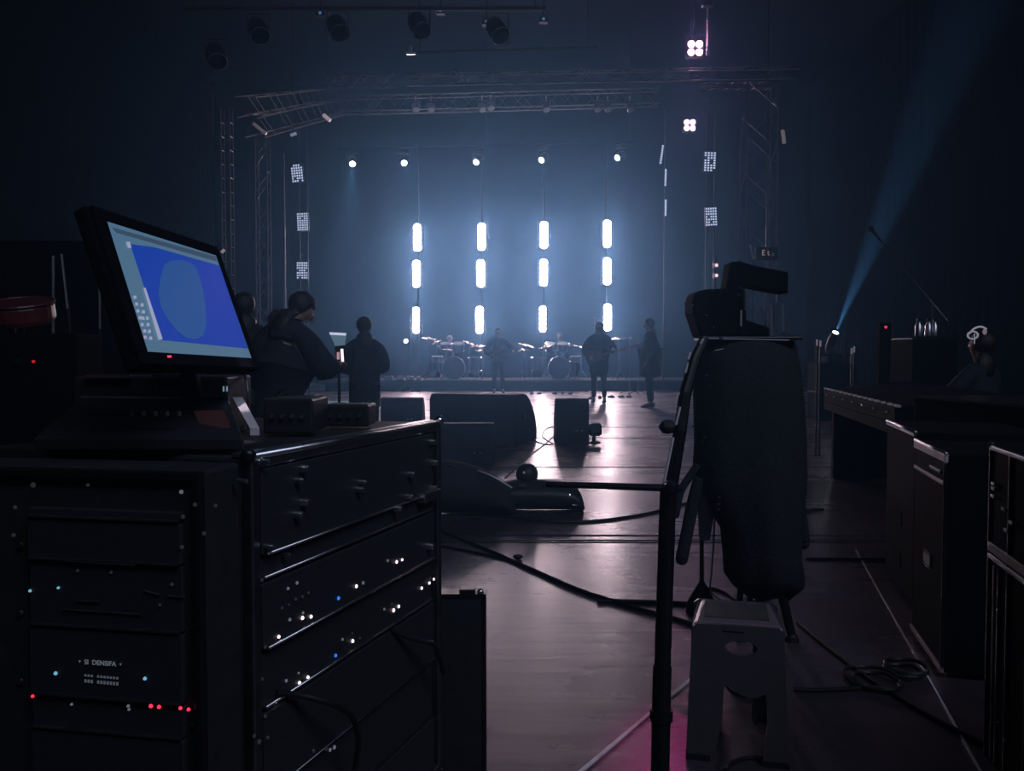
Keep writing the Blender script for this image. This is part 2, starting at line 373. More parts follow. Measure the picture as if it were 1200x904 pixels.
# pixel panels at both sides of the band
def pixel_panel(px, py, Z, w, h, nx, ny, tilt, label, group):
    c = P(px, py, Z); t = thing('pixel_panel', label, 'LED panel', c - Vector((0, 0, h / 2)), group)
    R = Matrix.Rotation(tilt, 3, 'Y')
    MB().box(c + Vector((0, .04, 0)), (w + .02, .06, h + .02), R).build('panel_frame', M_PANEL, t)
    px_me = None
    for i in range(nx):
        for j in range(ny):
            if random.random() < .06: continue
            q = c + R @ Vector(((i + .5) / nx * w - w / 2, 0, (j + .5) / ny * h - h / 2))
            if px_me is None:
                o = MB().box(q, (w / nx * .55, .02, h / ny * .55), R).build('pixel', L_PANEL, t); px_me = (o, q)
            else:
                o = px_me[0].copy(); COL.objects.link(o); o.parent = t; o.location = px_me[0].location + (q - px_me[1])
    return c
GPX = 'small pixel panels hung at the sides'
A = [(348, 203, 22, .30, .46, 5, 7, math.radians(-6), 'topmost bluish pixel panel of the three in the column beside the slim truss'),
     (354.5, 260, 22, .29, .46, 5, 8, math.radians(-2), 'middle bluish pixel panel of the three in the column beside the slim truss'),
     (354, 317, 22, .29, .44, 5, 7, 0, 'lowest bluish pixel panel of the three in the column beside the slim truss'),
     (832, 189.5, 22, .31, .50, 4, 8, math.radians(2), 'upper bluish pixel panel of the pair below the four-lamp lights'),
     (833.5, 254, 22, .30, .48, 5, 7, math.radians(-3), 'lower bluish pixel panel of the pair below the four-lamp lights')]
pc = [pixel_panel(*a, GPX) for a in A]
for cx_, n_, top_ in ((pc[1].x, 'slim dark upright pipe behind the three stacked pixel panels', 6.9), (pc[4].x, 'slim dark upright pipe behind the pair of pixel panels', 7.2)):
    t = thing('upright_pipe', n_, 'pipe', (cx_, 22.16, 0))
    MB().tube([(cx_ - .1, 22.12, .02), (cx_ - .1, 22.12, top_)], .02, 8).build('pole', M_BMET, t)
    MB().tube([(cx_ + .1, 22.12, .02), (cx_ + .1, 22.12, top_)], .02, 8).build('pole', M_BMET, t)
    MB().box((cx_, 22.12, .015), (.6, .6, .03)).build('base_plate', M_BMET, t)
for px, py, dx, h, lab in ((775.5, 181, 3.0, 22, 'slanted thin lit strip, topmost of the three beside the strobes'), (780, 208, 0.6, 20, 'middle upright thin lit strip of the three beside the strobes'), (780, 243.5, 0.3, 19, 'lowest upright thin lit strip of the three beside the strobes')):
    a, b_ = P(px + dx / 2, py - h / 2, 24), P(px - dx / 2, py + h / 2, 24)
    t = thing('light_strip', lab, 'light strip', b_, 'thin lit strips beside the strobes')
    MB().tube([a + Vector((0, .04, 0)), b_ + Vector((0, .04, 0))], .035, 8).build('housing', M_PANEL, t)
    for k2 in range(9):
        q = a.lerp(b_, (k2 + .5) / 9); MB().box(q, (.045, .02, .035)).build('pixel', L_PANEL, t)
c = P(780, 170, 24)
t = thing('hanging_pipe', 'slim dark pipe behind the three thin lit strips', 'pipe', (c.x, 24.1, 0))
MB().tube([(c.x, 24.1, .02), (c.x, 24.1, c.z + 1)], .02, 8).build('pole', M_BMET, t)
MB().box((c.x, 24.1, .015), (.5, .5, .03)).build('base_plate', M_BMET, t)

# added unseen fill lamps: rim light on trusses and people, blue haze, dim ambient
area_lamp('rig_wash', (0, 27.5, 9.5), (0, 12, 1), 12, 1.0, RIGW if 'RIGW' in globals() else 500, (1.0, .78, .88))
area_lamp('blue_wash', (0, 26, 10.2), (0, 26, 0), 14, 3, BLUEW if 'BLUEW' in globals() else 700, (.12, .42, 1.0))
area_lamp('house_light', (3.0, -2.8, 7.0), (-.5, 5, 0), 8, 3, HOUSEW if 'HOUSEW' in globals() else 30, (.65, .75, 1.0))

# haze
w = bpy.data.worlds.new('World'); sc.world = w; w.use_nodes = True
nt = w.node_tree; nt.nodes['Background'].inputs['Color'].default_value = (0, 0, 0, 1)
vs = nt.nodes.new('ShaderNodeVolumeScatter'); vs.inputs['Density'].default_value = HAZE if 'HAZE' in globals() else 0.010
vs.inputs['Anisotropy'].default_value = 0.80; vs.inputs['Color'].default_value = (0.25, 0.56, 0.98, 1)
nt.links.new(vs.outputs['Volume'], nt.nodes['World Output'].inputs['Volume'])


# ------------------------------------------------------------------ people
def skin_mesh(name, verts, edges, radii, root, m, parent, sub=1, M=None):
    me = bpy.data.meshes.new(name + '_cage'); me.from_pydata([tuple(v) for v in verts], edges, [])
    o = bpy.data.objects.new(name + '_cage', me); COL.objects.link(o)
    md = o.modifiers.new('skin', 'SKIN'); md.use_smooth_shade = True; md.branch_smoothing = 0.3
    sv = me.skin_vertices[0].data if me.skin_vertices else None
    if sv is None:
        bm = bmesh.new(); bm.from_mesh(me); bm.verts.layers.skin.verify(); bm.to_mesh(me); bm.free(); sv = me.skin_vertices[0].data
    for i, r in enumerate(radii):
        sv[i].radius = (r, r) if isinstance(r, (int, float)) else r
        sv[i].use_root = (i == root)
    sb = o.modifiers.new('sub', 'SUBSURF'); sb.levels = sub; sb.render_levels = sub
    dg = bpy.context.evaluated_depsgraph_get(); dg.update()
    me2 = bpy.data.meshes.new_from_object(o.evaluated_get(dg)); me2.name = name
    bpy.data.objects.remove(o); bpy.data.meshes.remove(me)
    me2.materials.clear(); me2.materials.append(m)
    if M is not None: me2.transform(M)
    for p in me2.polygons: p.use_smooth = True
    ob = bpy.data.objects.new(name, me2); COL.objects.link(ob); ob.parent = parent
    return ob

def person(label, base, face, h=1.75, lean=0.0, head_pitch=0.0, head_yaw=0.0, arms=None, legs=None, seat=None, top=M_FAB, pants=M_FAB, hair='short', bulk=1.0, coat=False, side_lean=0.0, group=None, cap_m=None):
    """face: z angle of the forward (+y) direction. arms: {side: (elbow, wrist)} in local metres at 1.75 m height"""
    t = thing('person', label, 'person', base, group)
    s = h / 1.75; M = Matrix.Rotation(face, 4, 'Z') @ Matrix.Scale(s, 4)
    pel = Vector((0, 0, 0.95)) if seat is None else Vector((0, 0, seat + 0.08))
    dz = pel.z - 0.95
    RL = Matrix.Rotation(-lean, 3, 'X') @ Matrix.Rotation(side_lean, 3, 'Y')
    up = lambda x, y, z: pel + RL @ Vector((x, y, z - 0.95))
    nb = up(0, 0, 1.47)
    RH = RL @ Matrix.Rotation(head_yaw, 3, 'Z') @ Matrix.Rotation(-head_pitch, 3, 'X')
    hd = lambda x, y, z: nb + RH @ Vector((x, y, z - 1.495))
    V = []; E = []; R = []
    def add(p, r, par=None):
        V.append(Vector(p)); R.append(r)
        if par is not None: E.append((par, len(V) - 1))
        return len(V) - 1
    ip = add(pel, (.135, .11)); isp = add(up(0, 0, 1.12), (.115, .09), ip); ich = add(up(0, 0, 1.33), (.115, .085), isp)
    inb = add(nb, .052, ich); ink = add(hd(0, .012, 1.53), .054, inb); ij = add(hd(0, .022, 1.59), (.062, .07), ink)
    im = add(hd(0, .012, 1.66), (.078, .092), ij); add(hd(0, 0, 1.725), (.055, .065), im)
    add(hd(0, .122, 1.635), .012, im); add(hd(.083, 0, 1.65), (.008, .026), im); add(hd(-.083, 0, 1.65), (.008, .026), im)
    J = {}
    icl = add(up(0, 0, 1.40), (.060, .052), ich)
    for sd in (-1, 1):
        sh = up(.178 * sd, 0, 1.40)
        if arms and sd in arms: el, wr = Vector(arms[sd][0]), Vector(arms[sd][1])
        else: el, wr = up(.235 * sd, -.03, 1.14), up(.245 * sd, .05, .90)
        itr = add(up(.095 * sd, 0, 1.405), .026, icl); ish = add(sh + Vector((0, 0, -.03)), .034, itr); iel = add(el, .044, ish); iwr = add(wr, (.027, .030), iel)
        d = (wr - el).normalized(); pm = wr + d * .055
        ipm = add(pm, (.034, .022), iwr)
        sidev = d.cross(Vector((0, 1, 0)) if abs(d.y) < .8 else Vector((0, 0, 1))).normalized()
        curl = d.cross(sidev).normalized()
        if curl.y < 0: curl = -curl
        for q, (off, ln) in enumerate(((-.030, .072), (-.010, .082), (.010, .078), (.029, .062))):
            b0 = pm + d * .035 + sidev * off
            a = add(b0, .010, ipm); a = add(b0 + (d * .9 + curl * .45).normalized() * ln * .5, .009, a)
            add(V[a] + (d * .45 + curl * .9).normalized() * ln * .5, .0075, a)
        b0 = wr + d * .03 - sidev * .035
        a = add(b0, .012, ipm); add(b0 + (d * .7 - sidev * .5 + curl * .5).normalized() * .045, .009, a)
        J[sd] = (sh, el, wr)
    LG = {}
    for sd in (-1, 1):
        hp = pel + Vector((.088 * sd, 0, -.06))
        if legs and sd in legs: kn, an = Vector(legs[sd][0]), Vector(legs[sd][1])
        else: kn, an = Vector((.105 * sd, .02, .50)), Vector((.115 * sd, -.02, .09))
        ih = add(hp, .088, ip); ik = add(kn, .056, ih); ia = add(an, .038, ik); add(an + Vector((.01 * sd, .13, -.05)), .03, ia)
        LG[sd] = (hp, kn, an)
    skin_mesh('body', V, E, R, 0, M_SKIN, t, 1, M)
    # clothes
    V, E, R = [], [], []
    g = .018 * bulk + (.02 if coat else 0)
    a0 = add(pel + Vector((0, 0, -.03)), (.15 + g, .12 + g)); a1 = add(up(0, 0, 1.12), (.125 + g, .105 + g), a0); a2 = add(up(0, 0, 1.32), (.135 + g * .7, .105 + g * .6), a1)
    a3 = add(up(0, 0, 1.425), (.098 + g * .5, .092 + g * .5), a2); add(nb + Vector((0, 0, .035)), .060 + g * .2, a3)
    if coat and seat is None: add(pel + Vector((0, 0, -.38)), (.17 + g, .14 + g), a0)
    for sd in (-1, 1):
        sh, el, wr = J[sd]
        tr = add(up(.10 * sd, 0, 1.415), .052 + g * .5, a3); b0 = add(sh + Vector((0, 0, -.035)), .052 + g * .6, tr); b1 = add(el, .050 + g, b0); add(el.lerp(wr, .93), .033 + g * .7, b1)
    skin_mesh('coat' if coat else 'shirt', V, E, R, 0, top, t, 1, M)
    V, E, R = [], [], []
    a0 = add(pel + Vector((0, 0, .02)), (.145, .118))
    for sd in (-1, 1):
        hp, kn, an = LG[sd]
        b0 = add(hp, .100, a0); b1 = add(kn, .070, b0); add(an + Vector((0, 0, .02)), .056, b1)
    skin_mesh('trousers', V, E, R, 0, pants, t, 1, M)
    def loc(mb): bmesh.ops.transform(mb.bm, matrix=Matrix.Translation(world_loc(t)) @ M, verts=mb.bm.verts); return mb
    for sd in (-1, 1):
        an = LG[sd][2]; mb = MB()
        mb.rings([[an + Vector((x * w_ + .008 * sd, y, z * hh - .09)) for x, z in ((-.042, 0), (.042, 0), (.040, .05), (.02, .085), (-.02, .085), (-.040, .05))] for y, w_, hh in ((-.07, .8, 1.0), (-.03, 1, 1.15), (.06, 1.05, .85), (.14, 1.1, .6), (.19, .7, .45))])
        loc(mb).build('shoe', M_RUB, t, sub=1)
    for sd in (-1, 1):
        loc(MB().ball(hd(.03 * sd, .088, 1.665), .011, n=8)).build('eye', mat('eye_white', (.5, .5, .5), .2), t)
    loc(MB().ball(hd(0, .098, 1.59), .022, (1, .35, .28), n=8)).build('mouth', mat('lip', (.28, .1, .09), .5), t)
    hm = cap_m or (M_PALEHAIR if hair == 'pale' else M_HAIR)
    mb = MB(); hc = hd(0, -.018, 1.672); n1, n2 = 20, 10; rings = []
    lo = {'short': -.45, 'pale': -.35, 'long': -1.0, 'cap': 0.1, 'hood': -1.2, 'bun': -.45}[hair]
    rr = (.094, .108, .100) if hair != 'hood' else (.115, .125, .125)
    for i in range(n2 + 1):
        phi = math.pi / 2 - (math.pi / 2 - math.asin(max(-.99, lo))) * i / n2 if lo > -1 else math.pi / 2 - (math.pi / 2 + 1.1) * i / n2
        ring = []
        for j in range(n1):
            a = 2 * math.pi * j / n1
            x, y = math.cos(a) * math.cos(phi), math.sin(a) * math.cos(phi); z = math.sin(phi)
            if y > .35 and z < .45: z, y = max(z, .38), y * .9         # hairline over the face
            jit = 1 + random.uniform(-.02, .03)
            ring.append(hc + RH @ Vector((x * rr[0] * jit, y * rr[1] * jit, z * rr[2] * jit)))
        rings.append(ring)
    if hair == 'long':
        for zz, w_ in ((-.14, 1.0), (-.22, 1.02), (-.30, .8)):
            rings.append([hc + RH @ Vector((math.cos(2 * math.pi * j / n1) * .1 * w_, min(-.01, math.sin(2 * math.pi * j / n1) * .09 * w_), zz)) for j in range(n1)])
    mb.rings(rings); loc(mb).build('cap' if hair == 'cap' else ('hood' if hair == 'hood' else 'hair'), hm, t, smooth=True)
    if hair == 'bun':
        loc(MB().ball(hd(0, -.11, 1.75), .045, (1, 1, .9), n=10)).build('hair_bun', hm, t, smooth=True)
    t['_M'] = 0; del t['_M']
    return t, lambda v: world_loc(t) + (M @ Vector(v)), hd

# --- operator bending over a phone by the desk, its back to us
opz = 5.6; gx = P(320, 415, opz)
op, opM, _ = person('bulky person with bowed head and a dark jacket behind the desk, holding out a phone', (gx.x + .0, opz, 0), -0.4, h=1.55, lean=.24, head_pitch=.5, head_yaw=-.5, side_lean=.10,
    arms={1: ((.40, .10, 1.08), (.35, .30, 1.13)), -1: ((-.27, .10, 1.08), (-.10, .34, 1.04))}, hair='long', bulk=2.8, coat=True)
q = P(400, 418, 5.86)
ph = thing('phone', 'lit phone held out by the bowed person', 'phone', q - Vector((0, 0, .07)))
MB().box(q, (.075, .010, .15), Matrix.Rotation(-.1, 3, 'Y')).build('phone_body', M_PLA, ph, bevel=.006)
MB().box(q + Vector((0.008, -.006, 0)), (.018, .003, .105), Matrix.Rotation(-.05, 3, 'Y')).build('screen', led('phone_screen', (1, .8, .9), 1.3), ph)
MB().box(q + Vector((-.02, -.006, .005)), (.018, .003, .05)).build('screen', led('phone_dim', (.8, .5, .6), .5), ph)
# tilted tablet on a stand behind the phone
q = P(396, 402, 6.4)
tb = thing('tablet_stand', 'small lit tablet on a thin stand between the two left-hand people', 'tablet', (q.x, 6.45, 0))
c4 = [P(386, 389.5, 6.4), P(406, 390.5, 6.35), P(403, 408, 6.35), P(393, 407, 6.4)]
mb = MB().prism(c4, (0, .015, 0)); mb.build('tablet', led('tablet_screen', (.13, .22, .32), .55), tb)
c4 = [P(386, 389.5, 6.39), P(406, 390.5, 6.34), P(405, 393.5, 6.34), P(387, 392.5, 6.39)]
MB().prism(c4, (0, -.01, 0)).build('lit_edge', led('tablet_edge', (.55, .6, .8), .9), tb)
MB().tube([(q.x, 6.46, .03), (q.x, 6.42, P(397, 407, 6.4).z)], .012, 8).build('pole', M_BMET, tb)
for a in (0.3, 2.4, 4.5): MB().tube([(q.x, 6.46, .25), (q.x + .3 * math.cos(a), 6.46 + .3 * math.sin(a), .012)], .010, 6).build('leg', M_BMET, tb)
for a in (427, 403):
    pass
gx = P(427, 415, 8.6)
person('person with long hair in a dark coat, seen from behind, beside the bowed person', (gx.x, 8.6, 0), .25, h=1.46, head_pitch=.2, hair='long', bulk=1.9, coat=True,
    arms={1: ((.25, .06, 1.13), (.12, .27, 1.10)), -1: ((-.25, .05, 1.13), (-.12, .27, 1.08))})
gx = P(287, 415, 6.6)
person('person in the dark with only a round head showing past the lit monitor', (gx.x, 6.6, 0), .2, h=1.56, hair='long', bulk=1.6, coat=True)
gx = P(327, 415, 7.4)
person('person mostly hidden behind the shoulder of the bowed person', (gx.x, 7.4, 0), -.5, h=1.46, hair='long', top=mat('rust_cloth', (.06, .02, .02), .85), bulk=1.4)

# --- riser and band
RZ = 0.31; RY = 24.9
t = thing('drum_riser', 'long low dark platform that carries the drum kits', 'platform', (0, RY + 1.6, 0))
MB().box((1.2, RY + 1.6, RZ - .03), (13.4, 3.2, .06)).build('deck', M_LAM, t, bevel=.01)
MB().box((1.2, RY + .05, (RZ - .06) / 2), (13.3, .03, RZ - .06)).build('front_skirt', M_DRAPE, t)
MB().box((1.2, RY + 3.15, (RZ - .06) / 2), (13.3, .03, RZ - .06)).build('rear_skirt', M_DRAPE, t)
for i in range(8): MB().tube([(-5.3 + i * 1.86, RY + 1.6, 0), (-5.3 + i * 1.86, RY + 1.6, RZ - .06)], .03, 8).build('leg', M_BMET, t)
MB().box((1.2, RY + .03, RZ - .004), (13.4, .02, .012)).build('edge_strip', M_DALU, t)

def cymbal(px, py, Z, r, tilt, label, group='cymbals of the drum kits', base=RZ, yaw=0.0):
    c = P(px, py, Z); t = thing('cymbal', label, 'cymbal', (c.x, Z, base), group)
    ax = Vector((math.sin(tilt) * math.cos(yaw), math.sin(tilt) * math.sin(yaw) - .12, math.cos(tilt))).normalized()
    MB().lathe([(r, -.006), (r * .6, .012), (r * .25, .022), (r * .18, .045), (.01, .052)], c, ax, 24).build('plate', M_BRASS, t, smooth=True)
    MB().tube([(c.x, Z + .0, base + .2), (c.x, Z, c.z - .01)], .012, 8).build('stand_pole', M_CHROME, t)
    for a in (0.2, 2.3, 4.4): MB().tube([(c.x, Z, base + .32), (c.x + .25 * math.cos(a), Z + .25 * math.sin(a), base + .01)], .009, 6).build('leg', M_CHROME, t)
    MB().lathe([(.018, 0), (.02, .02), (.008, .03)], c + ax * .05, ax, 10).build('wing_nut', M_RUB, t)
    return t
def drum(name, label, c, r, L, ax, cat='drum', legs=3, base=RZ, head=M_HEAD, group=None):
    c = Vector(c); ax = Vector(ax).normalized(); t = thing(name, label, cat, (c.x, c.y, base), group)
    MB().lathe([(r, -L / 2), (r, L / 2)], c, ax, 28).build('shell', M_SHELL, t, smooth=False)
    for s_ in (-1, 1):
        MB().lathe([(r * 1.005, 0), (r * .9, .008 * s_), (.01, .012 * s_)], c + ax * (s_ * L / 2), ax, 28).build('drum_head', head, t)
        MB().torus(c + ax * (s_ * L / 2), r * 1.02, .012, ax, 28, 6).build('hoop', M_CHROME, t)
    u, v = basis(ax)
    for k_ in range(6):
        a = 2 * math.pi * k_ / 6 + .3; q = c + (u * math.cos(a) + v * math.sin(a)) * (r + .012)
        MB().tube([q - ax * L * .48, q + ax * L * .48], .006, 5).build('tension_rod', M_CHROME, t)
    if legs:
        for k_ in range(legs):
            a = 2 * math.pi * k_ / legs + .5
            q = Vector((c.x + r * .8 * math.cos(a), c.y + r * .8 * math.sin(a), c.z))
            MB().tube([q, (q.x + .12 * math.cos(a), q.y + .12 * math.sin(a), base + .005)], .009, 6).build('leg', M_CHROME, t)
    return t
def kit(x0, zc, word, flip=1):
    """x0 px centre of the bass drum; zc distance"""
    c = P(x0, 432, zc); r = .33
    drum('bass_drum', 'round dark bass drum at the front of the %s drum kit' % word, (c.x, zc, RZ + r + .02), r, .42, (0, 1, 0), legs=2, head=mat('bass_head', (.03, .035, .045), .5), group=None)
    for i, (dx, rr_) in enumerate(((-.26, .15), (.12, .17))):
        drum('tom_drum', '%s tom drum above the bass drum of the %s kit' % ('smaller' if i == 0 else 'bigger', word), (c.x + dx, zc + .05, RZ + .98), rr_, .22, (0, -.35, 1), legs=0)
        # its holder reaches the bass drum
    drum('floor_tom', 'deep floor tom beside the bass drum of the %s kit' % word, (c.x + .62 * flip, zc + .35, RZ + .46), .2, .4, (0, 0, 1))
    drum('snare_drum', 'shallow snare drum beside the bass drum of the %s kit' % word, (c.x - .52 * flip, zc + .35, RZ + .62), .18, .15, (0, -.1, 1))
    t = thing('drum_throne', 'round drummer seat behind the %s kit' % word, 'stool', (c.x, zc + 1.0, RZ))
    MB().lathe([(.16, 0), (.17, .04), (.15, .08)], (c.x, zc + 1.0, RZ + .46), (0, 0, 1), 20).build('seat', M_RUB, t)
    MB().tube([(c.x, zc + 1, RZ + .1), (c.x, zc + 1, RZ + .46)], .02, 8).build('post', M_CHROME, t)
    for a in (0, 2.1, 4.2): MB().tube([(c.x, zc + 1, RZ + .2), (c.x + .24 * math.cos(a), zc + 1 + .24 * math.sin(a), RZ + .008)], .012, 6).build('leg', M_CHROME, t)
    # tom holder
    t = thing('tom_holder', 'chrome double holder rising from the bass drum of the %s kit' % word, 'drum hardware', (c.x - .05, zc + .05, RZ + .70))
    MB().tube([(c.x - .05, zc + .05, RZ + .60), (c.x - .05, zc + .05, RZ + .86)], .014, 8).build('post', M_CHROME, t)
    for dx in (-.26, .12): MB().tube([(c.x - .05, zc + .05, RZ + .86), (c.x + dx, zc + .05, RZ + .90)], .011, 8).build('arm', M_CHROME, t)
    return c
kc = kit(532, 25.6, 'left-hand')
kd = kit(655, 25.9, 'right-hand', -1)
cy = [(502, 397, 25.3, .22, .1, 'small cymbal standing highest at the outer side of the left-hand kit'), (561, 406, 25.3, .28, -.05, 'broad bright cymbal nearest the guitarist on the left-hand kit'),
      (512, 401, 25.9, .18, -.35, 'tilted small cymbal behind the highest one of the left-hand kit'), (524, 410, 25.2, .17, .1, 'hi-hat cymbal low in the middle of the left-hand kit'),
      (550, 402.5, 26.1, .2, .4, 'tilted cymbal behind the broad bright one of the left-hand kit'), (563, 411, 26.3, .17, 0, 'low cymbal behind the broad bright one'),
      (617, 405, 25.3, .28, .3, 'bright tilted cymbal just right of the guitarist'), (612, 411, 25.7, .16, 0, 'small low cymbal under the bright tilted one'),
      (640, 406.5, 25.4, .24, -.2, 'dim cymbal in the middle of the right-hand kit'), (681, 407, 25.5, .24, .3, 'dim tilted cymbal beside the bass player')]
for px, py, Z, r, tl, lab in cy: cymbal(px, py, Z, r, tl, lab)
for px, py, Z, r, tl, lab in ((725, 397, 25.4, .28, -.1, 'brightest cymbal, standing alone right of the bass player'), (726, 411, 25.6, .16, 0, 'small low cymbal below the brightest one')):
    cymbal(px, py, Z, r, tl, lab)
# percussion rack tubes (chrome legs spread) of kit one
for (xa, ya), (xb, yb), lab in (((510, 434), (497, 445.5), 'slanted chrome floor spur left of the first bass drum'), ((556, 436), (566, 445.5), 'slanted chrome floor spur right of the first bass drum')):
    a, b_ = P(xa, ya, 25.3), P(xb, yb, 25.3); b_.z = RZ + .012
    tg = MB().tube([a, b_], .02, 8).build('drum_spur', M_CHROME); tag(tg, lab, 'drum hardware')

g = P(527, 415, 26.6)
person('drummer with pale hair seated behind the left-hand kit', (g.x, 26.6, RZ), math.pi, h=1.72, seat=.50, hair='pale', arms={1: ((.33, .18, 1.0), (.25, .42, .98)), -1: ((-.33, .18, 1.0), (-.25, .42, .98))},
       legs={1: ((.2, .42, .52), (.22, .45, .1)), -1: ((-.2, .42, .52), (-.22, .45, .1))}, top=mat('grey_cloth', (.05, .06, .08), .9))
g = P(656, 415, 26.9)
person('drummer seated behind the right-hand kit, barely showing through the haze', (g.x, 26.9, RZ), math.pi, h=1.82, seat=.52, hair='short', arms={1: ((.33, .18, 1.0), (.25, .42, .98)), -1: ((-.33, .18, 1.0), (-.25, .42, .98))},
       legs={1: ((.2, .42, .52), (.22, .45, .1)), -1: ((-.2, .42, .52), (-.22, .45, .1))})

def guitar(c, ang, label, L=.62, body=.19, yaw=0.0):
    """c body centre; ang: neck elevation; neck towards +x"""
    t = thing('electric_guitar', label, 'guitar', Vector(c) - Vector((0, 0, body)))
    c = Vector(c); R = Matrix.Rotation(yaw, 3, 'Z') @ Matrix.Rotation(-ang, 3, 'Y')
    prof = [(-.24, .02), (-.22, .13), (-.12, .175), (-.02, .12), (.06, .12), (.15, .15), (.20, .12), (.13, .05), (.13, -.05), (.19, -.11), (.12, -.14), (.04, -.11), (-.04, -.125), (-.14, -.175), (-.23, -.12)]
    MB().prism([c + R @ Vector((x, -.02, z)) for x, z in prof], R @ Vector((0, .042, 0))).build('guitar_body', M_WOOD, t, bevel=.008)
    MB().box(c + R @ Vector((.13 + L / 2, -.025, 0)), (L, .022, .05), R).build('neck', M_WOOD, t)
    MB().prism([c + R @ Vector((x, -.03, z)) for x, z in ((.13 + L, -.03), (.13 + L + .17, -.045), (.13 + L + .18, .02), (.13 + L, .03))], R @ Vector((0, .018, 0))).build('headstock', M_WOOD, t)
    for z in (-.02, -.008, .008, .02): MB().tube([c + R @ Vector((-.12, -.045, z)), c + R @ Vector((.13 + L, -.04, z))], .0012, 4).build('string', M_CHROME, t)
    MB().box(c + R @ Vector((-.05, -.045, 0)), (.03, .012, .08), R).build('pickup', M_PLA, t)
    return t
ZG = 23.4; g = G(584, 460); g = Vector((P(584, 415, ZG).x, ZG, 0))
_, gm, _ = person('guitarist with curly-topped head standing before the drums, back to the haze light', g, math.pi + .1, h=1.80, hair='short', bulk=2.6, coat=False,
    arms={1: ((.36, .02, 1.12), (.20, .24, 1.02)), -1: ((-.36, .04, 1.15), (-.36, .30, 1.12))})
guitar(gm((-.02, .24, 1.02)), .15, 'guitar held across the guitarist before the drums', L=.5)
ZP = 18.9; g = Vector((P(702, 415, ZP).x, ZP, 0))
_, gm, _ = person('bass player in a long dark top standing on the shiny floor', g, math.pi - .25, h=1.80, hair='long', bulk=3.0, coat=True,
    arms={1: ((.30, .05, 1.12), (.16, .26, 1.0)), -1: ((-.30, .08, 1.16), (-.34, .32, 1.16))})
guitar(gm((.02, .27, 1.0)), .25, 'long-necked bass guitar held by the player on the shiny floor', L=.75)
ZQ = 17.2; g = Vector((P(762, 415, ZQ).x, ZQ, 0))
person('person in a long coat standing alone, beyond the bass player', g, 1.3, h=1.80, hair='long', bulk=5.0, coat=True, head_pitch=.2)
def mic_stand(base, tip, label, boom=None, group='microphone stands on the stage', r=.011, mic=True):
    base, tip = Vector(base), Vector(tip); t = thing('microphone_stand', label, 'microphone stand', base, group)
    mid = Vector((base.x, base.y, tip.z if boom is None else boom))
    MB().tube([base + Vector((0, 0, .02)), mid], r, 8).build('pole', M_CHROME, t)
    for a in (0.4, 2.5, 4.6): MB().tube([base + Vector((0, 0, .12)), base + Vector((.3 * math.cos(a), .3 * math.sin(a), .012))], r * .8, 6).build('leg', M_BMET, t)
    if boom is not None: MB().tube([mid + (mid - tip).normalized() * .25, mid, tip], r * .8, 8).build('boom_arm', M_CHROME, t)
    d = (tip - mid).normalized() if boom is not None else Vector((0, -1, .2))
    if mic:
        MB().lathe([(.012, -.02), (.016, .10), (.027, .13), (.030, .16), (.018, .19)], tip, d, 12).build('microphone', M_BMET, t)
    return t
for px, top, Z, lab in ((748, 402, 22.5, 'slim stand between the bright cymbal and the person in the long coat'), (738, 398, 22.9, 'slim stand under the brightest cymbal'), (481, 375, 23.6, 'slim stand in front of the lowest strobe of the leftmost column'),
                        (697, 375, 23.6, 'slim stand rising behind the bass player')):
    c = P(px, top, Z); mic_stand((c.x, Z, 0), c, lab)
a = P(478, 373, 24.6); b_ = P(466, 371, 24.6)
# bright small lamp at the foot of the band, left
c = P(475.5, 400, 24.4); t = thing('floor_lamp_spot', 'small bright lamp on a low stand left of the first kit', 'stage light', (c.x, 24.4, 0))
t.name = 'stand_lamp'
MB().lathe([(.07, 0), (.07, -.15), (.04, -.2)], c, (0, -1, 0), 14).build('lamp_shell', M_PLA, t)
MB().lathe([(.062, 0.0), (.05, .012)], c, (0, -1, 0), 14).build('lens', led('small_lens', (.9, .95, 1), 4), t)
MB().tube([(c.x, 24.5, .02), (c.x, 24.5, c.z)], .015, 8).build('pole', M_BMET, t)
for a in (0.4, 2.5, 4.6): MB().tube([(c.x, 24.5, .2), (c.x + .3 * math.cos(a), 24.5 + .3 * math.sin(a), .01)], .012, 6).build('leg', M_BMET, t)
# items lying along the riser foot and edge (pedals, tiles)
for i, (px, py, wpx, Z, m) in enumerate(((623, 462.5, 4, 22.8, M_DALU), (632, 462, 5, 22.8, M_ALU), (650, 462.5, 6, 22.8, M_DALU), (659, 463, 3, 22.8, M_DALU), (668, 463, 5, 22.8, M_DALU), (692, 468, 6, 20.3, M_DALU), (703, 467, 4, 20.6, M_DALU), (716, 465, 8, 21.0, M_DALU), (728, 465, 7, 21.0, M_DALU), (737, 466, 6, 21.0, M_DALU))):
    c = P(px, py, Z); t = thing('effects_pedal', 'small metal pedal lying in the row along the foot of the platform', 'pedal', (c.x, Z, 0), 'pedals along the foot of the platform')
    w_ = wpx * Z / 1000
    MB().box((c.x, Z, .03), (w_, .13, .05), taper=(.95, .8)).build('pedal_body', m, t, bevel=.008)
    MB().lathe([(.012, 0), (.012, .02), (.009, .025)], (c.x, Z - .03, .055), (0, 0, 1), 10).build('foot_switch', M_CHROME, t)
    MB().lathe([(.008, 0), (.007, .018)], (c.x + w_ * .25, Z + .035, .055), (0, 0, 1), 8).build('knob', M_RUB, t)
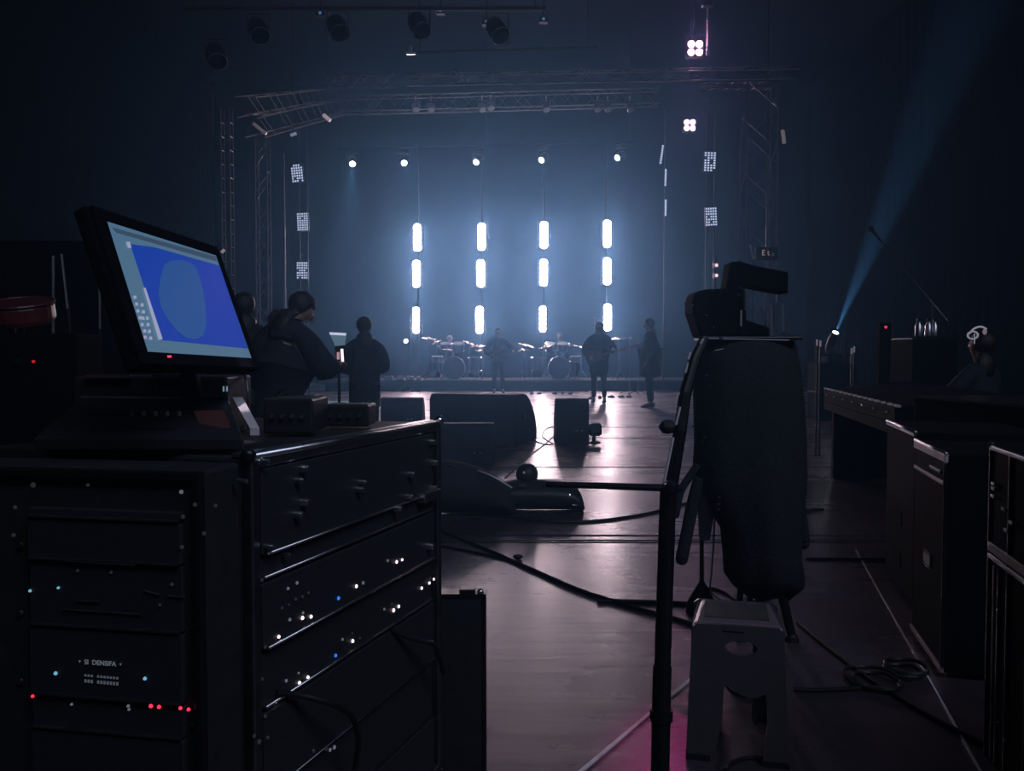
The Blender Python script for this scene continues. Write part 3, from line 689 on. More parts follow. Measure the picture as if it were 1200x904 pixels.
for i, (px, wpx) in enumerate(((455, 10), (468, 9), (480, 8), (490, 5))):
    c = P(px, 444, 25.0); t = thing('amplifier_head', 'low pale box in the row at the left end of the platform', 'amplifier', (c.x, 25.15, RZ), 'low boxes at the left end of the platform')
    MB().box((c.x, 25.15, RZ + .06), (wpx * .024, .25, .12)).build('amp_body', M_DALU, t, bevel=.01)
    MB().box((c.x, 25.02, RZ + .06), (wpx * .020, .01, .07)).build('front_panel', M_ALU, t)
    for k_ in (-.06, 0, .06): MB().lathe([(.012, 0), (.011, .02)], (c.x + k_, 25.012, RZ + .06), (0, -1, 0), 8).build('knob', M_RUB, t)

# ------------------------------------------------------------------ monitor wedges on the floor
def wedge(px0, px1, py0, py1, d, rot, label, knob=False, face='away'):
    """box with a sloped face; px edges and bottom py give place and size"""
    a = G(px0, py1); b_ = G(px1, py1); w_ = (b_ - a).length; Y = a.y
    h_ = EYE - (P(0, py0, Y + .05).z * -1 + EYE) if False else P(600, py0, Y + .1).z
    c = (a + b_) / 2; t = thing('monitor_wedge', label, 'stage monitor', (c.x, Y + d / 2, 0))
    s_ = 1
    pr = [(0, 0), (0, h_ * .9), (.06 * d, h_), (.40 * d, h_), (.52 * d, h_ * .97), (.66 * d, h_ * .87), (.80 * d, h_ * .70), (.92 * d, h_ * .48), (d, h_ * .22), (d, 0)]
    def pt(x, y, z): v = rotz(rot) @ Vector((x, y - d / 2, 0)); return Vector((c.x + v.x, Y + d / 2 + v.y, z))
    MB().prism([pt(-w_ / 2, y, z) for y, z in pr], pt(w_ / 2, 0, 0) - pt(-w_ / 2, 0, 0)).build('cabinet', M_LAM, t, bevel=.012)
    n = Vector((0, h_ * .65, d * .55)).normalized()
    p1, p2 = (.68 * d, h_ * .86), (.93 * d, h_ * .46)
    MB().prism([pt(-w_ * .46, p1[0], p1[1]), pt(w_ * .46, p1[0], p1[1]), pt(w_ * .46, p2[0], p2[1]), pt(-w_ * .46, p2[0], p2[1])], rotz(rot) @ n * .012).build('grille', M_GREY, t)
    for s2 in (-1, 1):
        x = s2 * (w_ / 2 + .004)
        MB().box(pt(x, d * .4, h_ * .55), (.012, .16, .05), rot).build('side_handle', M_RUB, t, bevel=.004)
    MB().box(pt(w_ * .2, -.004, h_ * .3), (.16, .012, .10), rot).build('socket_plate', M_BMET, t)
    for k_ in (-.03, .03):
        MB().lathe([(.014, 0), (.012, .012)], pt(w_ * .2 + k_, -.01, h_ * .3), rotz(rot) @ Vector((0, -1, 0)), 12).build('socket', M_DALU, t)
    return t
wedge(513, 620, 462, 522, .95, -.30, 'broad dark floor monitor with a rounded top, widest of those on the shiny floor')
wedge(514, 579, 496, 545, .50, 0, 'dark floor monitor standing in front of the broad one')
wedge(446, 495, 466, 502, .45, .0, 'low dark floor monitor left of the broad one')
wd = wedge(651, 690, 467, 521, .42, .02, 'narrow upright floor monitor standing alone right of the broad one')
c = P(697, 504, 10.35); t = thing('cable_drum_end', 'x', 'x', c)
t.name = 'round_lamp'; tag(t, 'small round-headed lamp lying against the narrow monitor', 'lamp')
cz = .075; c = Vector((P(696, 505, 10.3).x, 10.3, cz + .11)); t.location = (c.x, c.y, 0)
MB().lathe([(.05, -.09), (.075, -.06), (.08, .04), (.06, .07)], c + Vector((.02, 0, -.02)), (1, 0, .05), 16).build('lamp_head', M_PLA, t)
MB().tube([c + Vector((0, 0, -.05)), (c.x, c.y, .02)], .02, 8).build('post', M_BMET, t)
MB().lathe([(.08, 0), (.08, .015), (.03, .03)], (c.x, c.y, 0), (0, 0, 1), 16).build('foot', M_BMET, t)

# ------------------------------------------------------------------ gear pile: soft bag, ball, rolls
def blob(name, rings, m, parent, **k):
    return MB().rings(rings).build(name, m, parent, smooth=True, **k)
YB = 5.75
c = G(553, 606); t = thing('gear_bag', 'slumped black soft bag nearest the rack on the shiny floor', 'bag', (c.x, YB, 0))
sil = [(-.50, .05), (-.48, .24), (-.40, .33), (-.28, .37), (-.12, .36), (.02, .32), (.14, .25), (.22, .17), (.26, .06)]
rings = []
for x, h_ in sil:
    rings.append([Vector((P(560, 600, YB).x + x, YB + math.cos(a) * .22 * min(1, h_ / .2 + .3), max(.004, (h_ / 2) + math.sin(a) * h_ / 2 * (1 + .05 * math.sin(5 * x + a * 3))))) for a in [2 * math.pi * k_ / 18 for k_ in range(18)]])
blob('bag_body', rings, M_FAB, t, sub=1)
MB().tube(smooth_path([P(517, 553, YB - .1), P(526, 546, YB - .1), P(534, 547, YB - .1), P(545, 552, YB - .05)]), .010, 8).build('strap', M_PLA, t)
MB().tube(smooth_path([P(560, 552, YB - .17), P(580, 560, YB - .2), P(600, 572, YB - .2)]), .006, 6).build('zip', M_DALU, t)
c = Vector((P(617, 560, 5.9).x, 5.9, 0))
YR = 5.9
t = thing('effects_case', 'low black rounded case lying right of the slumped bag', 'case', (c.x, YR, 0))
sil = [(584, .12), (588, .20), (600, .218), (625, .216), (650, .212), (662, .205), (672, .18), (680, .13), (684, .05)]
rings = []
for px, h_ in sil:
    x = P(px, 600, YR).x
    rings.append([Vector((x, YR + math.cos(a) * .17, max(.004, h_ / 2 + math.sin(a) * h_ / 2))) for a in [2 * math.pi * k_ / 16 for k_ in range(16)]])
blob('case_body', rings, M_PLA, t, sub=1)
MB().tube([P(667, 580, YR - .15), P(673, 583, YR - .15), P(678, 586, YR - .14)], .008, 6).build('latch', M_CHROME, t)
MB().tube([P(671, 592, YR - .15), P(677, 592, YR - .15)], .008, 6).build('latch', M_CHROME, t)
MB().box(P(612, 569, YR - .16), (.05, .01, .02)).build('clip', M_DALU, t)
c = P(617.5, 556, YR); t = thing('ball_lamp', 'round black ball-shaped lamp standing on the low rounded case', 'lamp', c - Vector((0, 0, .08)))
MB().ball(c, .078, (1, 1, 1), 20).build('ball_head', M_PLA, t, smooth=True)
MB().lathe([(.05, 0), (.06, -.03), (.07, -.05)], c - Vector((0, 0, .06)), (0, 0, 1), 16).build('collar', M_PLA, t)
MB().lathe([(.008, 0), (.006, .006)], P(614, 554, YR - .078), (0, -1, 0), 8).build('indicator', L_DIMW, t)
c = P(653, 573, YR); t = thing('round_cushion_mic', 'x', 'x', c)
t.name = 'dome_lamp'; tag(t, 'smaller dark dome standing on the low case right of the ball-shaped lamp', 'lamp')
MB().ball(c - Vector((0, 0, .02)), .066, (1.1, 1, .9), 16).build('dome', M_PLA, t, smooth=True)
MB().lathe([(.05, 0), (.055, .02)], c - Vector((0, 0, .075)), (0, 0, 1), 14).build('rim', M_RUB, t)

# ------------------------------------------------------------------ cables on the floor
def cable(pts, label, r=.006, z=None, m=M_RUB, group=None):
    w_ = []
    for p in pts:
        w_.append(G(p[0], p[1], r) if len(p) == 2 else P(p[0], p[1], p[2]))
    mb = MB().tube(smooth_path(w_, 8), r, 8); o = mb.build('cable', m); return tag(o, label, 'cable', group)
cable([(480, 610), (516, 622), (545, 634), (580, 648), (625, 668), (675, 690), (730, 708), (800, 728), (845, 745)], 'thick black cable running slantwise over the shiny floor from the rack to the stool', .0085)
cable([(700, 704), (740, 705), (775, 706), (812, 708)], 'short black cable branching off towards the foot of the tall stand', .008)
cable([(590, 606), (640, 611), (690, 611), (735, 606), (775, 598), (820, 585)], 'black cable curving from the low case to the tripod', .008)
cable([(516, 640), (560, 648), (600, 658), (640, 676)], 'thin cable lying just below the thick slanting one', .006)
cable([(592, 560), (620, 535), (645, 515), (655, 500), (640, 503), (636, 512), (648, 520)], 'thin cable running up to the narrow floor monitor', .006)
cable([(690, 505, 10.2), (660, 519), (640, 521), (625, 516), (615, 512)], 'thin cable between the broad and the narrow floor monitor', .007)
cable([(935, 730), (965, 755), (1000, 782), (1025, 800), (1060, 822), (1110, 850), (1170, 880), (1230, 905)], 'long dark cable crossing the dim floor below the coil', .007)
cable([(930, 808), (960, 809), (1000, 807), (1030, 805)], 'dark cable running from the stool to the coil', .007)
cable([(850, 800), (862, 812), (880, 817), (905, 819)], 'thin cable looping out beside the stool leg', .005, m=M_STOOL)
cable([(850, 904), (860, 893), (880, 888), (900, 892), (925, 900)], 'dark cable curling under the stool', .006)
cable([(945, 655), (985, 655), (1040, 656)], 'thin dark cable lying straight across the dim floor', .006)
cable([(930, 603), (950, 598), (965, 597)], 'short cable end showing behind the hanging sleeve', .008)
# coil
t = thing('cable_coil', 'loosely coiled dark cable lying on the dim floor by the cases', 'cable', G(1040, 792))
for (px, py, rx, ry) in ((1022, 796, 30, 14), (1027, 800, 24, 11), (1062, 783, 22, 9), (1058, 788, 19, 8)):
    c = G(px, py, .008); e = G(px + rx, py, .008); e2 = G(px, py + ry, .008)
    rxm = (e - c).length; rym = (e2 - c).length
    mb = MB(); mb.tube([c + Vector((math.cos(a) * rxm, math.sin(a) * rym, .004 * math.sin(3 * a) + .005)) for a in [2 * math.pi * k_ / 28 for k_ in range(28)]], .007, 6)
    mb.build('loop', M_RUB, t)
c = G(607, 655, .0); o = MB().ball((c.x, c.y, .012), .02, (1.4, 1, .6), 10).build('plug_cap', M_RUB); tag(o, 'tiny black lump lying on the shiny floor beside the slanting cable', 'plug')

# ------------------------------------------------------------------ racks at the left
WU = Vector((0, 0, 1))
C0 = Vector((-.403, 1.30, 0)); UB = Vector((.327, .945, 0)).normalized(); NB = Vector((UB.y, -UB.x, 0))   # side rack face
HB = .925; LB = .715; DB = .52
t = rackB = thing('equipment_rack', 'waist-high black rack seen side-on, rows of tiny white lights on its long face', 'rack', C0 + UB * LB / 2 - NB * DB / 2)
def bpt(u, n, z): return C0 + UB * u + NB * n + WU * z
angB = math.atan2(UB.y, UB.x)
def bbox(mb, u0, u1, n0, n1, z0, z1):
    c = bpt((u0 + u1) / 2, (n0 + n1) / 2, (z0 + z1) / 2); return mb.box(c, (abs(u1 - u0), abs(n1 - n0), abs(z1 - z0)), angB)
bbox(MB(), 0, LB, -DB, -.012, .10, HB - .004).build('case_body', M_LAM, t, bevel=.006)
for u in (.08, LB - .08):
    for n in (-.08, -DB + .08):
        c = bpt(u, n, .05); mb = MB().lathe([(.05, -.018), (.05, .018)], c, UB.cross(WU), 16); mb.box(c + Vector((0, 0, .04)), (.07, .05, .02), angB); mb.build('caster', M_RUB, t)
# aluminium edge profiles
for (u0, u1, n0, n1, z0, z1) in ((0, LB, -.014, .006, HB - .022, HB), (0, .020, -.014, .006, .1, HB), (LB - .02, LB, -.014, .006, .1, HB), (0, LB, -.014, .006, .10, .12)):
    bbox(MB(), u0, u1, n0, n1, z0, z1).build('edge_profile', M_DALU if z0 < .5 else M_ALU, t, bevel=.003)
bbox(MB(), 0, LB, -.030, -.014, HB - .004, HB + .002).build('edge_profile', M_ALU, t)
MB().tube([bpt(.01, .002, HB - .003), bpt(LB - .01, .002, HB - .003)], .006, 10).build('edge_profile', M_ALU, t, smooth=True)
for u, z in ((0, HB), (LB, HB), (LB, .1), (0, .1)):
    MB().ball(bpt(u, 0, z), .012, n=12).build('ball_corner', M_CHROME if z > .5 and u > .1 else M_BMET, t, smooth=True)
def zB(px, py): return onplane(px, py, C0, NB).z
def uB(px, py): return (onplane(px, py, C0, NB) - C0).dot(UB)
levels = [HB - .03, .5 * (zB(400, 525) + zB(455, 518)), .5 * (zB(405, 617) + zB(450, 599)), .5 * (zB(410, 639) + zB(467, 614)), .5 * (zB(330, 760) + zB(468, 669)), .5 * (zB(360, 810) + zB(500, 700)), .38, .25, .13]
print('levels', levels)
names = ['slim blank panel', 'deep processor unit', 'slim shelf unit', 'unit', 'unit', 'unit', 'unit', 'unit']
LU = LB - .045
units = []
for i in range(len(levels) - 1):
    z1, z0 = levels[i] - .004, levels[i + 1] + .004
    if z1 - z0 < .01: continue
    inset = -.004 if i % 2 else -.010
    o = bbox(MB(), .024, LU, -.02, inset + .010, z0, z1).build('rack_unit', M_PANEL, t, bevel=.002); units.append((z0, z1, o, inset + .010))
    if i >= 1:   # bright lower lip of the unit
        bbox(MB(), .03, LU - .002, inset, inset + .014, z0 - .001, z0 + .003).build('lower_lip', M_DALU, o)
        MB().tube([bpt(.032, inset + .014, z0 + .001), bpt(LU - .004, inset + .014, z0 + .001)], .0026 if i < 5 else .0018, 8).build('lip_bead', M_ALU if i < 5 else M_DALU, o, smooth=True)
def unit_at(z):
    for z0, z1, o, d in units:
        if z0 - .006 <= z <= z1 + .006: return o, d
    return units[-1][2], units[-1][3]
def bdot(px, py, m, r=.0035, name='indicator_light', sx=1.0):
    p = onplane(px, py, C0, NB); o, d = unit_at(p.z); p = p + NB * (d + .001)
    MB().lathe([(r, 0), (r * .8, .002)], p, NB, 10).build(name, m, o)
W_, D_, F_ = L_WHITE, L_DIMW, L_FAINT
for px, py, m, r in ((350, 724, W_, .0034), (360, 722.5, W_, .0032), (335, 726, D_, .003), (350.5, 718, D_, .0026), (322, 746, W_, .0028), (350, 800.5, W_, .0032), (360, 794, W_, .0030), (334.5, 798, D_, .003), (349, 789, D_, .002), (322, 822.5, W_, .0028),
    (333, 689.5, D_, .0028), (343.5, 683, D_, .003), (413.5, 687, W_, .0034), (421.5, 683, D_, .0034), (392.5, 701, L_BLUE, .0036), (392.5, 768.5, L_BLUE, .0032), (412.5, 751.5, W_, .0036), (400.5, 749.5, D_, .0026), (421, 748, F_, .0026),
    (450.5, 657, D_, .003), (461, 658.5, W_, .0036), (467.5, 656, W_, .003), (460.5, 715.5, W_, .0042), (466.5, 711, W_, .0036), (449.5, 714, D_, .0026), (458.5, 708, F_, .003), (493.5, 689.5, W_, .0036), (502.5, 683.5, W_, .0034), (507.5, 679, W_, .003),
    (326, 712.5, F_, .0026), (334, 708.5, F_, .002), (342, 702, F_, .003), (350, 699, F_, .0026), (357, 694.5, F_, .0026), (412, 742.5, F_, .002)):
    bdot(px, py, m, r)
# knobs and handles with a metallic sheen on the upper unit and far post
for px, py, r in ((349, 549.5, .009), (350, 588.5, .010), (342, 603, .009), (415, 573.5, .008), (418, 565, .007), (476, 556, .009), (343, 563, .007), (501, 518, .009), (503, 542, .009), (460, 596, .009), (474, 582, .008), (498, 640, .011), (307, 640, .006), (302, 541, .006), (502, 571, .006), (330, 650, .005), (275, 564, .006)):
    r *= .75; p = onplane(px, py, C0, NB); o, d = unit_at(p.z); p = p + NB * d
    MB().lathe([(r * 1.1, 0), (r, .010), (r * .85, .016), (r * .3, .017)], p, NB, 14).build('knob', M_ALU, o, smooth=False)
p = onplane(487, 584, C0, NB); o, d = unit_at(p.z)
bbox(MB(), uB(487, 584) , LU + .006, d - .002, d + .018, p.z - .010, p.z + .010).build('latch_plate', M_ALU, o, bevel=.002)
# cables hanging out of the rack foot
def hung(pts, label, r=.005):
    o = MB().tube(smooth_path(pts, 8), r, 8).build('cable', M_RUB); tag(o, label, 'cable')
hung([bpt(uB(322, 812), .004, zB(322, 812)), onplane(350, 815, C0 + NB * .02, NB), onplane(385, 824, C0 + NB * .05, NB), onplane(412, 840, C0 + NB * .06, NB), onplane(420, 870, C0 + NB * .05, NB), onplane(415, 905, C0 + NB * .03, NB)], 'thin cable drooping from the lower near end of the long rack face')
hung([bpt(uB(455, 738), .004, zB(455, 738)), onplane(475, 746, C0 + NB * .02, NB), onplane(495, 752, C0 + NB * .04, NB), onplane(510, 758, C0 + NB * .05, NB), onplane(520, 790, C0 + NB * .04, NB)], 'thin cable drooping from the lower far end of the long rack face')
# connector cluster and column of rack screws, their glints put in as faint glow
for px, py, m, r in ((391, 876, L_DIMW, .004), (386, 879, L_DIMW, .0035), (378, 877, L_FAINT, .004), (363, 879.5, L_FAINT, .0035), (299, 869, L_FAINT, .004), (293, 862, L_FAINT, .003), (309, 864, L_FAINT, .003), (306, 680, L_FAINT, .003), (306, 758, L_FAINT, .003), (306, 796, L_FAINT, .003), (306, 839, L_FAINT, .003)):
    bdot(px, py, m, r)

# --- front rack (faces us)
AA = Vector((-.984, .177, 0)).normalized(); NA = Vector((-AA.y, AA.x, 0)) * 1.0
if NA.y > 0: NA = -NA
HA = .915; LA = .74
A0 = C0 + Vector((-.006, -.004, 0)) + NA * .115 + AA * .004
angA = math.atan2(AA.y, AA.x)
t = thing('front_rack', 'black equipment rack nearest us, blue and red lights on its front panels', 'rack', A0 + AA * LA / 2 - NA * .05)
def apt(a, n, z): return A0 + AA * a + NA * n + WU * z
def abox(mb, a0, a1, n0, n1, z0, z1): return mb.box(apt((a0 + a1) / 2, (n0 + n1) / 2, (z0 + z1) / 2), (abs(a1 - a0), abs(n1 - n0), abs(z1 - z0)), angA)
abox(MB(), 0, LA, -.11, -.006, .0, HA).build('case_body', M_LAM, t, bevel=.005)
abox(MB(), 0, LA, -.012, .004, HA - .014, HA).build('edge_profile', M_BMET, t, bevel=.003)
abox(MB(), 0, .014, -.012, .004, 0, HA).build('edge_profile', M_BMET, t, bevel=.003)
def pA(px, py, off=0): return onplane(px, py, A0 + NA * off, NA)
def zA(px, py): return pA(px, py).z
def aA(px, py): return (pA(px, py) - A0).dot(AA)
lv = [.86, zA(120, 609), zA(130, 659), zA(120, 736), zA(110, 817), zA(120, 857), .40, .30, .2, .1]
lv = sorted(set(round(v, 3) for v in lv), reverse=True); print('lvA', lv)
a_lo, a_hi = aA(216, 740), aA(38, 730)
un = []
for i in range(len(lv) - 1):
    z1, z0 = lv[i] - .002, lv[i + 1] + .002
    if z1 - z0 < .008: continue
    o = abox(MB(), a_lo, a_hi, -.01, .004 + .003 * (i % 2), z0, z1).build('rack_unit', M_PANEL, t, bevel=.0015); un.append((z0, z1, o, .004 + .003 * (i % 2)))
    abox(MB(), a_lo + .002, a_hi - .002, .003, .010, z0 - .001, z0 + .0015).build('lower_lip', M_DALU, o)
def ua(z):
    for z0, z1, o, d in un:
        if z0 - .004 <= z <= z1 + .004: return o, d
    return un[-1][2], un[-1][3]
def adot(px, py, m, r=.0032, name='indicator_light'):
    p = pA(px, py); o, d = ua(p.z); MB().lathe([(r, 0), (r * .8, .002)], p + NA * (d + .001), NA, 10).build(name, m, o)
for px, py, m, r in ((38.5, 691.5, L_CYAN, .0022), (71.5, 688, L_CYAN, .0020), (70, 787, L_CYAN, .0028), (174, 793, L_CYAN, .0026), (41.5, 814.5, L_RED, .0024), (179.5, 826, L_RED, .0030), (189, 827, L_RED, .0028), (214, 828.5, L_RED, .0026), (223.5, 830, L_RED, .0026),
    (87, 824, L_DIMW, .002), (153, 826, L_DIMW, .0024), (154, 830, L_DIMW, .002), (215, 576, L_DIMW, .003), (42, 568, L_FAINT, .004), (21, 594, L_FAINT, .003), (21, 626, L_FAINT, .003), (217, 605, L_FAINT, .003), (217, 640, L_FAINT, .003), (106, 568, L_FAINT, .0025), (204, 684, L_FAINT, .0025), (190, 708, L_FAINT, .002), (243, 624, L_FAINT, .003), (231, 591, L_FAINT, .003), (255, 592, L_FAINT, .0026), (94, 668, L_FAINT, .002), (133, 670, L_FAINT, .002)):
    adot(px, py, m, r)  # rack screws among these: their glints are put in as faint glow
# lettering row and display on the lower unit
def text(body, c, ux, n, size, m, parent, name='lettering'):
    cu = bpy.data.curves.new(name, 'FONT'); cu.body = body; cu.size = size; cu.extrude = .0004; cu.align_x = 'CENTER'; cu.align_y = 'CENTER'
    o = bpy.data.objects.new(name, cu); COL.objects.link(o)
    dg = bpy.context.evaluated_depsgraph_get(); dg.update(); me = bpy.data.meshes.new_from_object(o.evaluated_get(dg)); bpy.data.objects.remove(o)
    ux = Vector(ux).normalized(); n = Vector(n).normalized(); uy = n.cross(ux)
    Mx = Matrix((ux, uy, n)).transposed().to_4x4(); me.transform(Mx); me.materials.clear(); me.materials.append(m)
    ob = bpy.data.objects.new(name, me); COL.objects.link(ob)
    if parent is not None: ob.parent = parent; ob.location = Vector(c) - world_loc(parent)
    else: ob.location = c
    return ob
L_TXT = led('panel_text', (.55, .65, .8), .16)
L_LCD = led('panel_display', (.5, .6, .75), .11)
p = pA(122, 775); o, d = ua(p.z)
text('\u25be  SI  DENSIFA  \u25be', p + NA * (d + .002), -AA, NA, .0098, L_TXT, o)
p = pA(123, 795); o, d = ua(p.z)
for j in range(2):
    for i in range(11):
        q = pA(104.5 + i * 3.7, 789.5 + i * .33 + j * 6.5); h_ = .0045 if j else .003
        if i in (3,) : continue
        MB().box(q + NA * (d + .001), (.0028, .001, h_), angA).build('display_segment', L_LCD, o)
# drawer-like recess lines on the middle unit
for (xa, ya, xb, yb) in ((82, 656, 163, 661), (78, 713, 168, 719), (92, 703, 120, 704), (172, 691, 190, 696), (200, 697, 220, 699)):
    a, b_ = pA(xa, ya), pA(xb, yb); o, d = ua(((a + b_) / 2).z)
    MB().tube([a + NA * (d + .002), b_ + NA * (d + .002)], .0014, 6).build('panel_trim', M_DALU, o)
for px, py in ((22, 640), (22, 720), (22, 800), (226, 650), (226, 735), (226, 850)):
    p = pA(px, py); MB().lathe([(.005, 0), (.004, .003)], p + NA * -.004, NA, 10).build('rack_screw', M_DALU, t)

# --- controller / small console standing on the racks with the bright end cheek
ZC = 1.38
def quad3(p4, Zs): return [P(x, y, z) for (x, y), z in zip(p4, Zs)]
t = con = thing('control_console', 'small black sloping control desk on the racks with one bright end cheek', 'control desk', P(200, 535, 1.40))
top_f = [P(62, 545, 1.30), P(262, 538, 1.24), P(248, 484, 1.42), P(62, 484, 1.50)]
base_z = HB + .003
def down(v, z=base_z): return Vector((v.x, v.y, z))
lf, rf, rb, lb = P(40, 540, 1.34), P(286, 530, 1.335), P(268, 468, 1.62), P(95, 466, 1.62)
mb = MB()
V8 = [mb.bm.verts.new(v) for v in (down(lf), down(rf), down(rb), down(lb), Vector((lf.x, lf.y, base_z + .02)), Vector((rf.x, rf.y, base_z + .02)), rb, lb)]
for f in ((0, 1, 5, 4), (1, 2, 6, 5), (2, 3, 7, 6), (3, 0, 4, 7), (4, 5, 6, 7), (3, 2, 1, 0)): mb.bm.faces.new([V8[i] for i in f])
mb.build('console_body', M_PLA, t, bevel=.003)
MB().tube([lb, rb], .003, 6).build('rear_edge', M_DALU, t)
c4 = [P(272, 465.5, 1.60), P(284, 465.5, 1.60), P(304, 502, 1.42), P(293, 502, 1.42)]
MB().prism(c4, (0, 0.0, -.012)).build('end_cheek', mat('pale_gloss_cheek', (.75, .72, .75), .35), t)
c4 = [P(228, 488, 1.50), P(263, 487, 1.50), P(272, 508, 1.40), P(238, 511, 1.40)]
nn = (c4[1] - c4[0]).cross(c4[3] - c4[0]).normalized();  nn = nn if nn.z > 0 else -nn
MB().prism([v + nn * .004 for v in c4], nn * .006).build('touch_pad', mat('dull_red_pad', (.05, .022, .022), .5, emit=(.6, .25, .25), estr=.012, sample=False), t)
for i in range(8):
    a = P(110 + i * 14, 520, 1.38); MB().box(Vector((a.x, a.y, 0)) + Vector((0, 0, base_z + .055 - .0)), (.008, .014, .008)).build('fader_cap', M_RUB, t)
# slim device lying behind it, under the monitor
t = thing('rack_mixer', 'flat dark mixer lying behind the sloping desk under the monitor', 'mixer', P(170, 462, 1.75))
a, b_ = P(102, 441, 1.76), P(262, 441, 1.70)
c = (a + b_) / 2; hz = a.z - base_z
MB().box((c.x, c.y + .06, base_z + hz / 2), ((b_ - a).length, .16, hz)).build('mixer_body', M_PLA, t, bevel=.004)
MB().box(P(127, 440.5, 1.70), (.09, .01, .004)).build('top_trim', mat('dull_red_trim', (.12, .05, .05), .4), t)
MB().box(P(205, 440.5, 1.70), (.09, .01, .004)).build('top_trim', M_DALU, t)
for px in (160, 165, 170, 175, 183): MB().box(P(px, 453, 1.655), (.003, .006, .022)).build('slider', mat('slider_grey', (.05, .05, .05), .5), t)
for px in (262, 266): MB().box(P(px, 456, 1.62), (.0022, .003, .010)).build('indicator_light', led('cyan_tick', (.3, .55, .7), .4), t)

# --- monitor
def rect_from(px4, z_scale):
    r = [ray(*p) for p in px4]
    M3 = Matrix((r[0], -r[1], r[2])).transposed()
    d = M3.inverted() @ r[3]; D = [d.x, d.y, d.z, 1.0]
    m = sum(D[i] * r[i].y for i in range(4)) / 4; k_ = z_scale / m
    return [CAM + r[i] * D[i] * k_ for i in range(4)]
scr = rect_from([(123.5, 259), (253, 299.5), (295, 420.5), (171.5, 413)], 1.45)
print('screen', scr, [(scr[i] - scr[(i + 1) % 4]).length for i in range(4)], 'angle', math.degrees((scr[1] - scr[0]).angle(scr[3] - scr[0])))
TL, TR, BR, BL = scr
n_s = (TR - TL).cross(BL - TL).normalized()
if n_s.y > 0: n_s = -n_s
def sp(u, v, o=0.0):
    return TL.lerp(TR, u).lerp(BL.lerp(BR, u), v) + n_s * o
ped = P(205, 440, 1.62)
t = mon = thing('monitor', 'lit tilted monitor with a blue window on its screen, standing on the racks', 'monitor', (ped.x, ped.y, base_z))
MB().prism([sp(-.10, -.10, -.004), sp(1.045, -.045, -.004), sp(1.05, 1.10, -.004), sp(-.07, 1.10, -.004)], -n_s * .022).build('housing', M_CASE, t, bevel=.004)
MB().prism([sp(.25, .25, -.024), sp(.8, .25, -.024), sp(.8, .85, -.024), sp(.25, .85, -.024)], -n_s * .03).build('rear_cover', M_CASE, t, bevel=.006)
def frame_piece(u0, v0, u1, v1, nm):
    MB().prism([sp(u0, v0, -.006), sp(u1, v0, -.006), sp(u1, v1, -.006), sp(u0, v1, -.006)], n_s * .009).build(nm, M_CASE, t, bevel=.001)
frame_piece(-.08, -.09, 1.04, 0, 'bezel'); frame_piece(-.07, 1.0, 1.05, 1.09, 'bezel'); frame_piece(-.08, 0, 0, 1.0, 'bezel'); frame_piece(1.0, 0, 1.045, 1.0, 'bezel')
def scr_mat(nm, c, s): return mat(nm, (0.01, 0.01, 0.01), .3, emit=c, estr=s)
S_GREY = scr_mat('screen_grey_blue', (.062, .135, .22), 1.05)
S_BLUE = scr_mat('screen_blue', (.008, .048, .36), .9); S_BLUE2 = scr_mat('screen_pale_blue', (.018, .080, .27), .95)
S_WHITE = scr_mat('screen_white', (.30, .33, .48), 1.0); S_DARK = scr_mat('screen_dark_bar', (.035, .068, .115), 1.0)
scrp = MB().prism([sp(0, 0, -.003), sp(1, 0, -.003), sp(1, 1, -.003), sp(0, 1, -.003)], n_s * .003).build('screen', S_GREY, t)
def uv_of(px, py):
    p = onplane(px, py, TL, n_s); a, b2 = TR - TL, BL - TL; w_ = p - TL
    aa, bb, ab = a.dot(a), b2.dot(b2), a.dot(b2); wa, wb = w_.dot(a), w_.dot(b2); de = aa * bb - ab * ab
    return ((wa * bb - wb * ab) / de, (wb * aa - wa * ab) / de)
def scr_poly(pts, m, nm, o, par=scrp):
    q = [sp(*uv_of(*p), o) for p in pts]
    mb = MB(); mb.prism(q, n_s * .0004); return mb.build(nm, m, par)
scr_poly([(152, 286.5), (180, 290), (215, 300), (257, 312), (290, 409), (189, 399)], S_BLUE, 'blue_window', .0006)
ell = [(192, 310), (200, 306), (212, 305), (222, 308), (229, 315), (233, 325), (237, 340), (240, 360), (241, 380), (238, 393), (230, 398), (218, 397), (206, 388), (196, 375), (188, 360), (185, 345), (187, 328)]
scr_poly(ell, S_BLUE2, 'pale_patch', .0012)
scr_poly([(131, 267), (252, 301), (254, 307), (135, 273)], S_DARK, 'menu_bar', .0008)
scr_poly([(167, 338), (169.5, 338), (189.5, 398), (185, 399)], S_WHITE, 'scroll_bar', .0014)
scr_poly([(147, 284), (151, 284), (153, 291), (149, 291)], S_WHITE, 'title_mark', .0014)
for px, py in ((157, 349), (159, 357), (160.5, 365), (165.5, 358), (167, 366), (163, 373), (166.5, 373.5), (171.5, 373.5), (165.5, 381), (172.5, 381), (168.5, 388.5), (174, 389), (169, 396), (175.5, 397)):
    scr_poly([(px - 1.6, py - 1.8), (px + 1.4, py - 1.8), (px + 1.8, py + 1.8), (px - 1.2, py + 1.8)], S_WHITE, 'screen_icon', .0014)
MB().box(onplane(198.5, 418, TL + n_s * .004, n_s), (.008, .002, .003), math.atan2((TR - TL).y, (TR - TL).x)).build('power_light', led('monitor_led', (1, .05, .15), 1.5), t)
bc = sp(.55, .75, -.05)
MB().tube([bc, (bc.x, bc.y + .05, bc.z - .03), (ped.x, ped.y + .10, base_z + .04), (ped.x, ped.y + .10, base_z + .008)], [.016, .016, .02, .022], 10).build('stand_arm', M_PLA, t)
